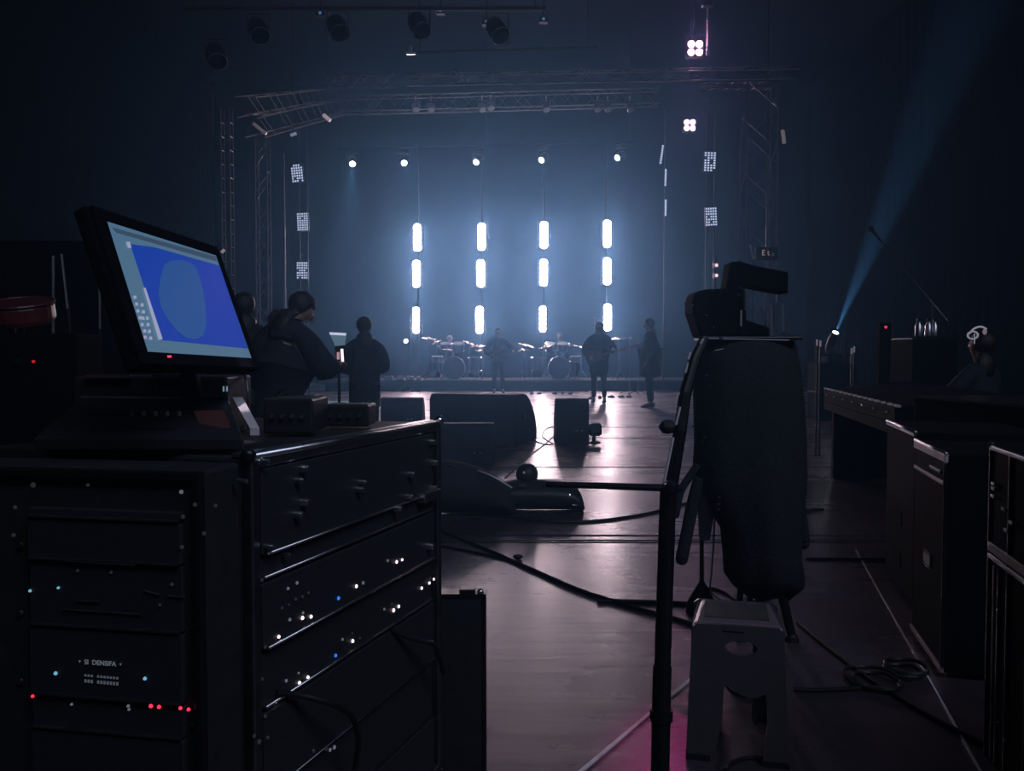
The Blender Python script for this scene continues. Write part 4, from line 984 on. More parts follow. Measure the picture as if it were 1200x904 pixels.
MB().lathe([(.10, 0), (.10, .008), (.03, .016)], (ped.x, ped.y + .10, base_z), (0, 0, 1), 28).build('stand_foot', M_PLA, t)

# --- things on the side rack top: low mixer and slim box
def flat_box(px0, px1, pyt, Z, dep, name, label, cat, m=M_PLA, hh=None):
    a, b_ = P(px0, pyt, Z), P(px1, pyt, Z); c = (a + b_) / 2; h_ = a.z - HB - .003
    t = thing(name, label, cat, (c.x, c.y + dep / 2, HB + .003))
    MB().box((c.x, c.y + dep / 2, HB + .003 + h_ / 2), ((b_ - a).length, dep, h_)).build('body', m, t, bevel=.004)
    MB().box((c.x, c.y + .003, HB + .003 + h_), ((b_ - a).length * .96, .006, .003)).build('top_edge', M_DALU, t)
    for k_ in range(4): MB().lathe([(.005, 0), (.004, .008)], (a.x + (b_ - a).x * (k_ + 1) / 5, c.y, HB + .003 + h_ * .5), (0, -1, 0), 8).build('knob', M_DALU, t)
    return t
flat_box(308, 366, 468, 1.62, .14, 'signal_processor', 'flat dark box on the side rack beside the bright end cheek', 'processor')
flat_box(376, 432, 475, 1.78, .10, 'battery_charger', 'low dark box farthest along the top of the side rack', 'charger')
# thin goose neck
a, b_ = P(281, 430, 1.85), P(290, 452, 1.80); t = thing('gooseneck_lamp', 'thin dark gooseneck rising from the side rack beside the monitor', 'lamp', (b_.x, b_.y, base_z))
MB().tube(smooth_path([(b_.x, b_.y, base_z), b_, a, a + Vector((-.02, 0, .02))]), .003, 8).build('neck', M_DALU, t)
MB().lathe([(.008, 0), (.010, .03), (.006, .04)], a + Vector((-.02, 0, .02)), (-.8, 0, .3), 10).build('lamp_head', M_PLA, t)
MB().lathe([(.016, 0), (.014, .006)], (b_.x, b_.y, base_z), (0, 0, 1), 12).build('foot', M_PLA, t)

# --- upright black case lid standing behind the side rack
Yc = 2.1; a = P(430, 697, Yc); b_ = P(568.5, 697, Yc); h_ = a.z
t = thing('case_lid', 'scuffed black case lid standing on edge at the far end of the side rack', 'case lid', ((a.x + b_.x) / 2, Yc + .03, 0))
MB().box(((a.x + b_.x) / 2, Yc + .025, h_ / 2), (b_.x - a.x, .05, h_)).build('lid_panel', M_LAM, t, bevel=.003)
MB().box(((a.x + b_.x) / 2, Yc + .025, h_ - .004), (b_.x - a.x + .004, .054, .010)).build('edge_profile', M_BMET, t)
MB().box((b_.x - .003, Yc + .025, h_ / 2), (.010, .054, h_)).build('edge_profile', M_BMET, t)
MB().ball((b_.x - .012, Yc + .01, h_ + .003), .009, n=10).build('ball_corner', M_CHROME, t, smooth=True)
MB().box((b_.x - .045, Yc + .025, h_ + .004), (.04, .03, .010)).build('latch', M_BMET, t, bevel=.003)
for (xa, ya, xb, yb) in ((547, 783, 533, 799), (550, 801, 541, 812), (560, 840, 557, 846), (508, 860, 494, 880), (521, 890, 512, 902)):
    p_, q_ = P(xa, ya, Yc - .001), P(xb, yb, Yc - .001); MB().tube([p_, q_], .0007, 4).build('scratch', mat('scratch_grey', (.05, .05, .06), .5), t)

# ------------------------------------------------------------------ tall stand with leaning top and cross arm
YS = 1.9
t = thing('tall_stand', 'tall slim metal stand with a leaning upper pole and a long cross arm', 'stand', (P(775, 600, YS).x, YS, 0))
b0 = Vector((P(774, 700, YS).x, YS, 0.0)); mid = P(783, 575, YS)
MB().tube([b0 + Vector((0, 0, .02)), P(776, 780, YS)], .021, 14).build('lower_tube', M_BMET, t)
MB().tube([P(776, 790, YS), mid], .0185, 14).build('middle_tube', M_BMET, t)
MB().lathe([(.026, -.012), (.026, .012)], P(775, 838, YS), (0, 0, 1), 16).build('collar', M_BMET, t)
up_pts = [P(785, 580, YS), P(797, 505, YS), P(803, 462, YS + .02), P(815, 420, YS + .05), P(826, 397, YS + .07)]
MB().tube(up_pts, [.015, .015, .014, .013, .012], 12).build('upper_tube', M_BMET, t)
# light along the upper pole's edge, painted as pale strips
for (xa, ya, xb, yb, w_) in ((778, 566, 789, 513, 3.2), (792, 498, 797, 477, 3.0), (792, 468, 796, 460, 2.6), (803, 437, 806, 425, 2.8), (806.5, 421, 809, 413, 3.0), (821, 403, 824, 397, 2.6)):
    p_, q_ = P(xa, ya, YS - .012), P(xb, yb, YS - .012); MB().tube([p_, q_], w_ * YS / 2000, 8).build('reflective_strip', mat('pale_strip', (.75, .68, .74), .4, emit=(.75, .62, .72), estr=.0), t)
MB().tube([P(640, 567.5, YS + .02), P(690, 569, YS + .01), P(799, 572.5, YS - .01)], [.0075, .0075, .009], 10).build('cross_arm', M_BMET, t)
MB().lathe([(.012, -.03), (.016, -.01), (.016, .02), (.008, .03)], P(785, 571, YS - .02), (0, -1, 0), 12).build('clamp', M_BMET, t)
MB().lathe([(.014, -.01), (.016, 0), (.014, .012), (.005, .02)], P(783, 500.5, YS), (-1, -.1, 0), 12).build('knob', M_RUB, t)
MB().tube([P(785, 500.5, YS), P(797, 501, YS)], .006, 8).build('knob_stem', M_BMET, t)
MB().lathe([(.19, 0), (.19, .012), (.03, .03)], b0, (0, 0, 1), 28).build('base_plate', M_BMET, t)

# ------------------------------------------------------------------ stool
def stool():
    Yf, Yb = 2.24, 2.47
    zt = P(860, 733, Yf).z
    cx0 = P(863, 700, 2.36).x; xl, xr = cx0 - .118, cx0 + .118
    t = thing('step_stool', 'small grey plastic step stool with an arched front standing by the tall stand', 'stool', ((xl + xr) / 2, 2.36, 0))
    cx_ = (xl + xr) / 2; w_ = xr - xl
    tw, td = w_ / 2, .0
    def panel(y0, splay, yin, nm, holes):
        cu = bpy.data.curves.new('c', 'CURVE'); cu.dimensions = '2D'; cu.fill_mode = 'BOTH'; cu.extrude = .006
        def sp_(pts):
            s_ = cu.splines.new('POLY'); s_.points.add(len(pts) - 1)
            for i, (x, y) in enumerate(pts): s_.points[i].co = (x, y, 0, 1)
            s_.use_cyclic_u = True
        bw = w_ / 2 + splay; out = [(-bw, 0), (-w_ / 2, zt - .012), (-w_ / 2 + .012, zt - .002), (w_ / 2 - .012, zt - .002), (w_ / 2, zt - .012), (bw, 0), (bw - .068, 0)]
        hz = P(860, 812, Yf).z if nm == 'front_panel' else .24; bx = -.034; bx2 = .074 if nm == 'front_panel' else .05
        arc = [(bx2 + .004, hz * .6), (bx2, hz + .01), (bx2 - .02, hz - .002), (bx2 - .045, hz - .006), (bx + .03, hz + .01), (bx + .012, hz + .022), (bx, hz + .02), (bx - .004, hz * .6)]
        out += arc + [(-bw + .072, 0)]
        sp_(out)
        if holes:
            for (hx, hy, rx, ry, pw) in holes:
                pts = []
                for k_ in range(24):
                    a = 2 * math.pi * k_ / 24; c_, s2 = math.cos(a), math.sin(a)
                    pts.append((hx + rx * abs(c_) ** pw * (1 if c_ > 0 else -1), hy + ry * abs(s2) ** pw * (1 if s2 > 0 else -1)))
                sp_(pts[::-1])
        o = bpy.data.objects.new(nm, cu); COL.objects.link(o); dg = bpy.context.evaluated_depsgraph_get(); dg.update()
        me = bpy.data.meshes.new_from_object(o.evaluated_get(dg)); bpy.data.objects.remove(o)
        Mx = Matrix(((1, 0, 0, 0), (0, (yin - y0) / zt * 1.0, -1, 0), (0, 1, 0, 0), (0, 0, 0, 1)))
        me.transform(Mx); me.transform(Matrix.Translation((cx_ - t.location.x, y0 - t.location.y, 0)))
        me.materials.clear(); me.materials.append(M_STOOL)
        ob = bpy.data.objects.new(nm, me); COL.objects.link(ob); ob.parent = t
        b = ob.modifiers.new('bevel', 'BEVEL'); b.width = .0015; b.segments = 2; b.limit_method = 'ANGLE'
    hy = P(868, 759, Yf).z; hx = .010
    panel(Yf - .03, .014, Yf, 'front_panel', [(hx, hy, .042, .019, 1.0)])
    panel(Yb + .03, .0, Yb, 'back_panel', [])
    # deck: frame-like top with rounded lip and a carrying slot on the lip
    rbk = cx_ + .100; lbk = cx_ - .100
    mb = MB(); z1 = zt
    ring = lambda ins, z: [Vector((xl + ins, Yf + ins, z)), Vector((xr - ins, Yf + ins, z)), Vector((rbk - ins, Yb - ins, z)), Vector((lbk + ins, Yb - ins, z))]
    mb.rings([ring(0, z1 - .035), ring(-.003, z1 - .02), ring(.004, z1 - .003), ring(.014, z1)]); mb.build('seat', mat('stool_top_plastic', (.17, .13, .16), .33, noise=.15, nscale=30), t, bevel=.004)  # seat lighter and rosier than the panels: rosy light painted in
    mb = MB()
    mb.box((cx_, (Yf + Yb) / 2 + .01, z1 + .0015), (w_ * .72, .15, .003)); mb.build('grip_mat', mat('stool_mat', (.05, .045, .05), .7), t)
    p = Vector((cx_ - .01, Yf - .004, zt - .012)); MB().tube([p + Vector((-.026, 0, -.003)), p + Vector((.026, 0, -.003))], .006, 8).build('grip_slot', M_RUB, t)
    for s_ in (-1, 1):
        x = cx_ + s_ * (w_ / 2 + .0)
        MB().prism([(x - s_ * .006, Yf - .028, 0), (x - s_ * .006, Yf + .03, 0), (x - s_ * .006, Yf + .05, zt * .55), (x - s_ * .006, Yb - .05, zt * .55), (x - s_ * .006, Yb - .03, 0), (x - s_ * .006, Yb + .028, 0), (x - s_ * .018, Yb, zt - .01), (x - s_ * .006, Yf, zt - .01)], (s_ * .008, 0, 0)).build('side_panel', M_STOOL, t)
    for sx_ in (-1, 1):
        for yy in (Yf - .028, Yb + .028): MB().box((cx_ + sx_ * (w_ / 2 - .02), yy, .008), (.062, .02, .016)).build('foot_pad', M_RUB, t)
    t.rotation_euler = (0, 0, -math.atan2(t.location.x, t.location.y) + .03)
stool()

# ------------------------------------------------------------------ draped camera stand
YD = 3.25
t = ds = thing('coat_draped_stand', 'tripod stand hung with a long black coat whose sleeves dangle, behind the stool', 'stand', (P(885, 600, YD).x, YD, 0))
prof = [(399, 822, 930, .10), (410, 818, 933, .13), (430, 813, 937, .15), (470, 813, 941, .16), (520, 814, 944, .16), (560, 812, 944, .17), (590, 826, 941, .17), (620, 845, 938, .16), (650, 848, 937, .16), (672, 849, 941, .15), (682, 856, 941, .13), (692, 868, 930, .10), (700, 888, 924, .05)]
rings = []
for py, l, r_, dp in prof:
    a, b_ = P(l, py, YD), P(r_, py, YD); c = (a + b_) / 2; hw = (b_.x - a.x) / 2; ring = []
    for k_ in range(36):
        an = 2 * math.pi * k_ / 36; f = 1 + .05 * math.sin(7 * an + py * .01) * (0.3 + (py - 399) / 300)
        ring.append(Vector((c.x + hw * math.cos(an), YD + dp * math.sin(an) * f, c.z + .01 * math.sin(3 * an))))
    rings.append(ring)
MB().rings(rings[::-1]).build('coat', M_FAB, t, smooth=True)
MB().box(P(875, 397.5, YD) + Vector((0, 0, 0)), (.355, .22, .014)).build('shelf', M_BMET, t, bevel=.003)
MB().tube([P(828, 397, YD - .11), P(925, 399, YD - .11)], .002, 6).build('shelf_edge', M_DALU, t)
MB().tube(smooth_path([P(931, 540, YD), P(934, 575, YD), P(938, 610, YD), P(941, 636, YD)]), [.03] * 6 + [.026] * 12 + [.02], 12).build('sleeve', M_FAB, t, smooth=True)
MB().ball(P(941.5, 637, YD), .0225, n=12).build('sleeve_end', M_FAB, t, smooth=True)
# hanging rolled strap ends on the near side
for pts, rr in (([(820, 560), (812, 590), (805, 625), (799, 655)], .024), ([(818, 545), (806, 562), (797, 578), (792, 603)], .015)):
    q = [P(x, y, YD - .05) for x, y in pts]; sm = smooth_path(q)
    MB().tube(sm, rr, 12).build('hanging_strap', M_FAB, t, smooth=True)
    MB().ball(sm[-1], rr, n=12).build('strap_end', M_FAB, t, smooth=True)
q0 = P(830, 560, YD - .06); MB().prism([P(823, 560, YD - .06), P(838, 560, YD - .06), P(838, 600, YD - .06), P(832, 634, YD - .06), P(821, 634, YD - .06), P(819, 600, YD - .06)], (0, .03, 0)).build('battery_pack', M_PLA, t, bevel=.003)
MB().tube([P(829, 604, YD - .068), P(824.5, 620, YD - .068)], .002, 6).build('pack_edge', M_ALU, t)
for px, py in ((843, 583), (842, 591), (842, 597)): MB().box(P(px, py, YD - .14), (.010, .004, .004)).build('buckle', M_DALU, t)
for px, py, r_ in ((826, 512, .005), (824, 516, .003), (812, 500, .004), (819, 421, .005), (817, 416, .004), (837, 411, .004), (828, 440, .006), (833, 451, .004), (845, 396, .008)):
    MB().ball(P(px, py, YD - .17), r_, n=8).build('metal_fitting', M_CHROME, t)
MB().tube([P(838, 411, YD - .168), P(848, 409, YD - .165)], .0015, 6).build('trim_edge', M_DALU, t)
cpt = Vector((P(885, 600, YD).x, YD, .62))
for px, py in ((928, 752), (862, 742)):
    f_ = G(px, py); MB().tube([cpt, cpt.lerp(f_, .55), f_ + Vector((0, 0, .012))], [.022, .020, .016] if px > 900 else [.016, .013, .011], 10).build('tripod_leg', M_BMET, t)
    MB().lathe([(.026, 0), (.022, .02), (.012, .03)], (f_.x, f_.y, 0), (0, 0, 1), 12).build('rubber_foot', M_RUB, t)
f_ = Vector((cpt.x + .1, YD + .42, 0)); MB().tube([cpt, f_ + Vector((0, 0, .01))], .014, 8).build('tripod_leg', M_BMET, t)
MB().tube([(cpt.x, YD, .55), (cpt.x, YD, P(0, 399, YD).z)], .02, 10).build('centre_column', M_BMET, t)
cf_ = G(822, 718)
t = thing('slim_floor_stand', 'slim rod on a cone-shaped foot just left of the hanging coat', 'stand', cf_)
z1_ = P(819, 600, cf_.y).z
MB().tube([(cf_.x, cf_.y, .10), (cf_.x - .004, cf_.y, z1_ + .35)], .009, 10).build('rod', M_BMET, t)
MB().lathe([(.066, 0), (.064, .03), (.045, .07), (.012, .13)], (cf_.x, cf_.y, 0), (0, 0, 1), 24).build('cone_foot', M_RUB, t, smooth=True)
MB().tube([(cf_.x + .0, cf_.y, z1_ + .3), P(840, 545, YD)], .006, 8).build('hook', M_BMET, t)
cable([(808, 703), (830, 690), (850, 695), (870, 707), (900, 700)], 'thin dark cable lying behind the stool top', .006)
t_ = MB().tube(smooth_path([P(838, 600, YD), P(836, 640, YD), P(834, 670, YD), P(833, 693, YD), P(848, 706, YD)]), .0035, 6).build('cable', M_DALU); tag(t_, 'thin pale cord hanging straight down beside the coat', 'cord')
# video camera on the shelf
t = thing('video_camera', 'big dark studio camera with a deep hood standing on the coat-hung stand', 'camera', P(870, 397, YD) + Vector((0, 0, .008)))
def pr(pts, dep, y, nm, m=M_CASE, bev=.006, par=None): return MB().prism([P(x, yy, y) for x, yy in pts], (0, dep, 0)).build(nm, m, par or t, bevel=bev)
pr([(812, 352), (816, 342), (828, 339), (850, 338), (866, 344), (868, 396), (822, 396), (816, 378), (812, 366)], .16, YD - .08, 'lens_hood', bev=.012)
pr([(856, 307), (868, 306), (884, 311), (924, 319), (924, 344), (905, 341), (880, 336), (866, 340), (864, 352), (849, 350)], .10, YD - .05, 'viewfinder_hood')
pr([(864, 338), (874, 340), (876, 396), (864, 396)], .08, YD - .04, 'camera_post')
pr([(866, 372), (902, 384), (902, 396), (866, 396)], .10, YD - .05, 'base_plate')
MB().lathe([(.052, 0), (.058, .02), (.058, .05), (.045, .06)], P(840, 368, YD + .09), (0, 1, 0), 24).build('lens_barrel', M_CASE, t)
for px, py, h_ in ((868.5, 373, 18), ): MB().box(P(px, py, YD - .09), (.006, .004, h_ * YD / 1000)).build('trim_plate', mat('rosy_trim', (.4, .3, .36), .35), t)
for px, py in ((827.5, 369.5), (836, 383.5), (867, 337.5), (865.5, 346), (811, 358)): MB().ball(P(px, py, YD - .085), .006, n=8).build('fitting', M_CHROME, t)
MB().tube([P(872, 341, YD - .06), P(873, 364, YD - .06)], .003, 6).build('cable_guide', M_ALU, t)

# ------------------------------------------------------------------ cases at the right
UR = Vector((-.245, 1, 0)).normalized(); UR = Vector(((850 - 600) / 1000, 1, 0)).normalized()
def right_case(px_far, px_near, pyt_near, Zn, wid, label, name='flight_case', trims=True):
    """long faces run towards the stage; (px_near, pyt_near) top corner nearest us at distance Zn"""
    a = P(px_near, pyt_near, Zn); h_ = a.z
    # far corner: on the line a + UR*s whose px is px_far
    k_ = (px_far - 600) / 1000; s_ = (k_ * a.y - a.x) / (UR.x - k_ * UR.y); s_ = abs(s_)
    nR = Vector((UR.y, -UR.x, 0)); ang = math.atan2(UR.y, UR.x)
    o = Vector((a.x, a.y, 0)); c = o + UR * s_ / 2 + nR * wid / 2
    t = thing(name, label, 'case', (c.x, c.y, 0))
    def bb(u0, u1, n0, n1, z0, z1, nm, m, bev=.003, par=None):
        q = o + UR * (u0 + u1) / 2 + nR * (n0 + n1) / 2 + WU * (z0 + z1) / 2
        return MB().box(q, (abs(u1 - u0), abs(n1 - n0), abs(z1 - z0)), ang).build(nm, m, par or t, bevel=bev)
    return t, bb, s_, h_, o, nR, ang
# case whose top edge is lit, farther
t, bb, s_, h_, o, nR, ang = right_case(1041, 1073, 507, 3.55, .5, 'tall black case with one pale line along its top, beyond the loudspeaker case')
bb(0, s_, 0, .5, .02, h_, 'case_body', M_CASE, .006); bb(0, s_, -.006, .01, h_ - .018, h_, 'edge_profile', M_DALU); MB().tube([o + WU * h_, o + UR * s_ + WU * h_], .008, 8).build('bright_trim', mat('bright_trim', (.75, .65, .72), .3, 1.0), t, smooth=True)
for z in (h_ * .45, h_ * .2): bb(s_ * .4, s_ * .6, -.003, .002, z - .03, z + .03, 'butterfly_latch', M_CASE, 0)
for u in (.06, s_ - .06):
    for n in (.06, .44): bb(u - .03, u + .03, n - .03, n + .03, 0, .03, 'foot', M_RUB)
t, bb, s_, h_, o, nR, ang = right_case(1074, 1109, 532, 2.80, .42, 'tall black loudspeaker case with a pale badge and pale top label', 'loudspeaker_case')
bb(0, s_, 0, .42, .02, h_, 'case_body', M_CASE, .006)
bb(.0, s_, -.005, .01, h_ - .030, h_ - .002, 'label_strip', mat('label_strip_rosy', (.55, .45, .52), .4, noise=.5, nscale=150))
MB().tube([o + WU * h_, o + UR * s_ + WU * h_], .006, 8).build('top_bead', mat('bright_trim', (.75, .65, .72), .3, 1.0), t, smooth=True)
bb(.01, s_ * .98, -.006, .004, h_ - .108, h_ - .094, 'perforated_strip', mat('perforated_pale', (.22, .18, .22), .5, noise=.8, nscale=250))
bb(s_ * .12, s_ * .45, -.006, .004, h_ - .075, h_ - .063, 'name_plate', mat('name_plate_grey', (.10, .10, .12), .5))
p_ = onplane(1087.5, 655, o, nR); ub = (p_ - o).dot(UR)
bb(ub - .05, ub + .05, -.006, .002, p_.z - .018, p_.z + .018, 'badge', mat('badge_grey', (.16, .16, .19), .5), .001)
bb(ub - .05, ub + .05, -.006, .001, p_.z + .024, p_.z + .027, 'badge_line', M_DALU, 0); bb(ub - .05, ub + .05, -.006, .001, p_.z - .027, p_.z - .024, 'badge_line', M_DALU, 0)
bb(0, s_, -.008, .006, .018, .042, 'bottom_trim', mat('rosy_trim2', (.30, .22, .28), .45))
bb(0, .008, -.006, .006, .03, h_ - .03, 'corner_profile', M_BMET)
for u in (.05, s_ - .05):
    for n in (.05, .37): bb(u - .03, u + .03, n - .03, n + .03, 0, .03, 'foot', M_RUB)
# rack trolley at the far right edge
t, bb, s_, h_, o, nR, ang = right_case(1164, 1262, 556, 1.66, .5, 'metal-edged rack trolley with latches at the right edge of the view', 'rack_trolley')
bb(0, s_, .0, .5, .03, h_, 'case_body', M_CASE, .004)
zmid = onplane(1180, 664, o, nR).z
for z0, z1 in ((h_ - .012, h_), (zmid - .010, zmid + .004)): bb(0, s_, -.006, .006, z0, z1, 'edge_profile', M_DALU)
bb(0, s_, -.006, .004, zmid + .008, zmid + .034, 'valance', mat('valance_grey', (.05, .05, .06), .5))
for u0 in (s_ - .010, s_ * .70, s_ * .45): bb(u0, u0 + .010, -.006, .004, .03, h_, 'corner_profile', M_BMET)
for u0 in (s_ - .055, s_ - .090): bb(u0, u0 + .006, -.005, .004, .05, zmid - .02, 'ridge', M_DALU, .001)
for px, py in ((1168, 567.5), (1168, 573), (1167.5, 582), (1180, 597), (1189, 613), (1183, 622)):
    p_ = onplane(px, py, o, nR); u = (p_ - o).dot(UR); bb(u - .014, u + .014, -.010, .0, p_.z - .004, p_.z + .004, 'latch', M_DALU, .001)
for px, py in ((1172, 716), (1172, 848), (1180, 868)):
    p_ = onplane(px, py, o, nR); MB().ball(p_ - nR * .004, .005, n=8).build('rivet', M_DALU, t)
for u in (.1, s_ - .08):
    for n in (.08, .42): bb(u - .03, u + .03, n - .02, n + .02, 0, .06, 'caster', M_RUB)
MB().ball(o + UR * s_ + WU * h_, .010, n=10).build('ball_corner', M_CHROME, t)
# big dark case mass behind those (between the pair and the trolley)
t = thing('stacked_case', 'broad dark case standing behind the pair of tall cases', 'case', (3.0, 4.45, 0))
MB().box((3.0, 4.45, .42), (1.3, 1.0, .82), .1).build('case_body', M_CASE, t, bevel=.008)
MB().box((3.0, 4.45, .835), (1.32, 1.02, .012), .1).build('lid_edge', M_BMET, t)
for k_ in (-.4, .4): MB().box((3.0 + k_, 3.94, .6), (.12, .02, .1), .1).build('butterfly_latch', M_BMET, t)
# keyboard console far right with pale caps
a, b_ = P(966, 457, 7.6), P(1049, 478, 5.2)
t = thing('mixing_desk', 'long dark mixing desk with a receding row of small pale caps along its edge', 'mixing desk', ((a.x + b_.x) / 2 + .5, (a.y + b_.y) / 2, 0))
d_ = (b_ - a); d_.z = 0; L_ = d_.length; d_.normalize(); nd = Vector((-d_.y, d_.x, 0)); nd = nd if nd.x > 0 else -nd
zt_ = (a.z + b_.z) / 2
ang = math.atan2(d_.y, d_.x); c = (a + b_) / 2
MB().prism([Vector((a.x, a.y, a.z)), Vector((b_.x, b_.y, b_.z)), Vector((b_.x, b_.y, b_.z)) + nd * .7 + WU * .08, Vector((a.x, a.y, a.z)) + nd * .7 + WU * .08], (0, 0, -.10)).build('desk_top', M_CASE, t, bevel=.006)
MB().prism([a - WU * .10, b_ - WU * .10, Vector((b_.x, b_.y, b_.z - .17)), Vector((a.x, a.y, a.z - .17))], nd * .05).build('front_board', M_CASE, t)
for f_ in (.06, .94):
    q = a.lerp(b_, f_) + nd * .3; MB().box((q.x, q.y, (q.z - .08) / 2), (.08, .5, q.z - .08), ang).build('leg', M_CASE, t)
for k_ in range(15):
    f_ = k_ / 14; f2 = 1 - (1 - f_) ** 1.0
    q = a.lerp(b_, f2) + nd * .012 + WU * .012
    MB().box(q, (.055 + .02 * (k_ % 3), .02, .014), ang).build('fader_cap', mat('cap_pale', (.5, .46, .5), .4), t)
    if k_ % 2: MB().box(q + WU * -.05 - nd * .02, (.03, .01, .01), ang).build('socket', M_DALU, t)
# person with headphones
g = P(1150, 415, 7.0)
person('person sitting low in the dark at the right wearing pale-rimmed headphones', (g.x, 7.0, 0), .5, h=1.72, seat=.42, hair='long', bulk=1.8, coat=False,
    legs={1: ((.2, .42, .46), (.22, .45, .1)), -1: ((-.2, .42, .46), (-.22, .45, .1))}, arms={1: ((.3, .1, .72), (.2, .38, .70)), -1: ((-.3, .1, .72), (-.2, .38, .70))}, top=mat('navy_cloth', (.012, .018, .03), .9))
hp = P(1146, 392, 6.9); t = thing('headphones', 'pale-rimmed headphones on the head of the low sitting person', 'headphones', hp - Vector((0, 0, .06)))
MP_ = led('headphone_rim', (.34, .34, .45), .55)  # headphones give no light; their brightness is put in as emission
MB().torus(P(1140, 393, 6.86), .030, .0065, (.2, 1, .1), 24, 8, sx=1.25).build('ear_cup_rim', MP_, t)
MB().tube(smooth_path([P(1136, 391, 6.86), P(1142, 385, 6.86), P(1150, 383, 6.86), P(1156, 386, 6.86)]), .008, 8).build('head_band', MP_, t)
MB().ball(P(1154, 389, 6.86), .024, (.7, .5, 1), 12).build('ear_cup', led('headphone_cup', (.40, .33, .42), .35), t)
MB().tube([P(1142, 391, 6.85), P(1142, 403, 6.85)], .004, 6).build('cable_stub', MP_, t)
# low stool under that person
t = thing('low_stool', 'round dark stool under the person with headphones', 'stool', (g.x, 7.0, 0))
MB().lathe([(.17, 0), (.18, .03), (.16, .05)], (g.x, 7.0, .33), (0, 0, 1), 20).build('seat', M_RUB, t)
for a in (0.5, 2.1, 3.7, 5.3): MB().tube([(g.x + .1 * math.cos(a), 7 + .1 * math.sin(a), .33), (g.x + .17 * math.cos(a), 7 + .17 * math.sin(a), .01)], .012, 6).build('leg', M_BMET, t)
# three upright glinting bottles / stands far right
for i, (px, w_) in enumerate(((1077, .0), (1088.5, 0), (1095.5, 0))):
    c = P(px, 388, 8.0); t = thing('metal_flask', 'upright metal flask standing in the dark by the upward beam, %s of the three' % ('leftmost', 'middle', 'rightmost')[i], 'bottle', (c.x, 8.0, P(0, 396, 8).z), 'metal flasks on the dark case')
    zb = P(0, 396, 8).z
    MB().lathe([(.034, 0), (.036, .02), (.036, .11), (.018, .14), (.016, .16)], (c.x, 8.0, zb), (0, 0, 1), 16).build('flask_body', M_ALU, t, smooth=True)
    MB().lathe([(.019, 0), (.019, .02)], (c.x, 8, zb + .158), (0, 0, 1), 12).build('cap', M_BMET, t)
c = P(1087, 396, 8.0); t = thing('dark_case', 'x', 'case', (c.x, 8.1, 0)); t.name = 'tall_case'; tag(t, 'tall dark case carrying the three metal flasks', 'case')
MB().box((c.x, 8.1, c.z / 2), (.42, .5, c.z)).build('case_body', M_CASE, t, bevel=.006)
MB().box((c.x, 8.1, c.z - .01), (.43, .51, .012)).build('lid_edge', M_BMET, t)
# overhead microphone on a long boom in the beam
tip = P(1031, 281, 9.0); b_ = P(1082, 355, 9.0); bs = Vector((b_.x + .1, 9.0, 0))
t = mic_stand(bs, tip, 'tall boom stand at the right reaching its microphone into the beam', boom=b_.z - .0, group=None)
c = P(1036, 281, 9.0)
# red lamp
c = P(1039, 383.5, 7.5); t = thing('indicator_box', 'small dark box with one red light, right of the lamp throwing the beam', 'box', (c.x, 7.55, 0))
MB().box((c.x, 7.56, c.z / 2 + .02), (.10, .08, c.z + .04)).build('pedestal', M_CASE, t, bevel=.005)
MB().lathe([(.012, 0), (.008, .008)], (c.x, 7.515, c.z), (0, -1, 0), 10).build('red_light', L_RED, t)
for px, py, Z in ((957.5, 402, 9.0), (961.5, 403, 9.0), (998, 412, 9.2), (1001, 410, 9.2)):
    c = P(px, py, Z); t = thing('drumstick_clip', 'x', 'x', (c.x, Z, 0)); t.name = 'slim_pole'; tag(t, 'slim dark pole with a pale tip %s the lamp throwing the beam' % ('just left of' if px < 980 else 'just right of'), 'pole', 'slim poles by the beam lamp')
    MB().tube([(c.x, Z, .01), (c.x, Z, c.z - .03)], .010, 6).build('pole', M_BMET, t)
    MB().tube([(c.x, Z, c.z - .035), (c.x, Z, c.z + .035)], .009, 6).build('pale_tip', mat('tip_pale', (.5, .48, .5), .4, emit=(.5, .45, .5), estr=.12, sample=False), t)  # no lamp here: brightness of the tip is put in as emission
    MB().lathe([(.017, 0), (.017, .01), (.012, .02)], (c.x, Z, 0), (0, 0, 1), 14).build('base', M_BMET, t)

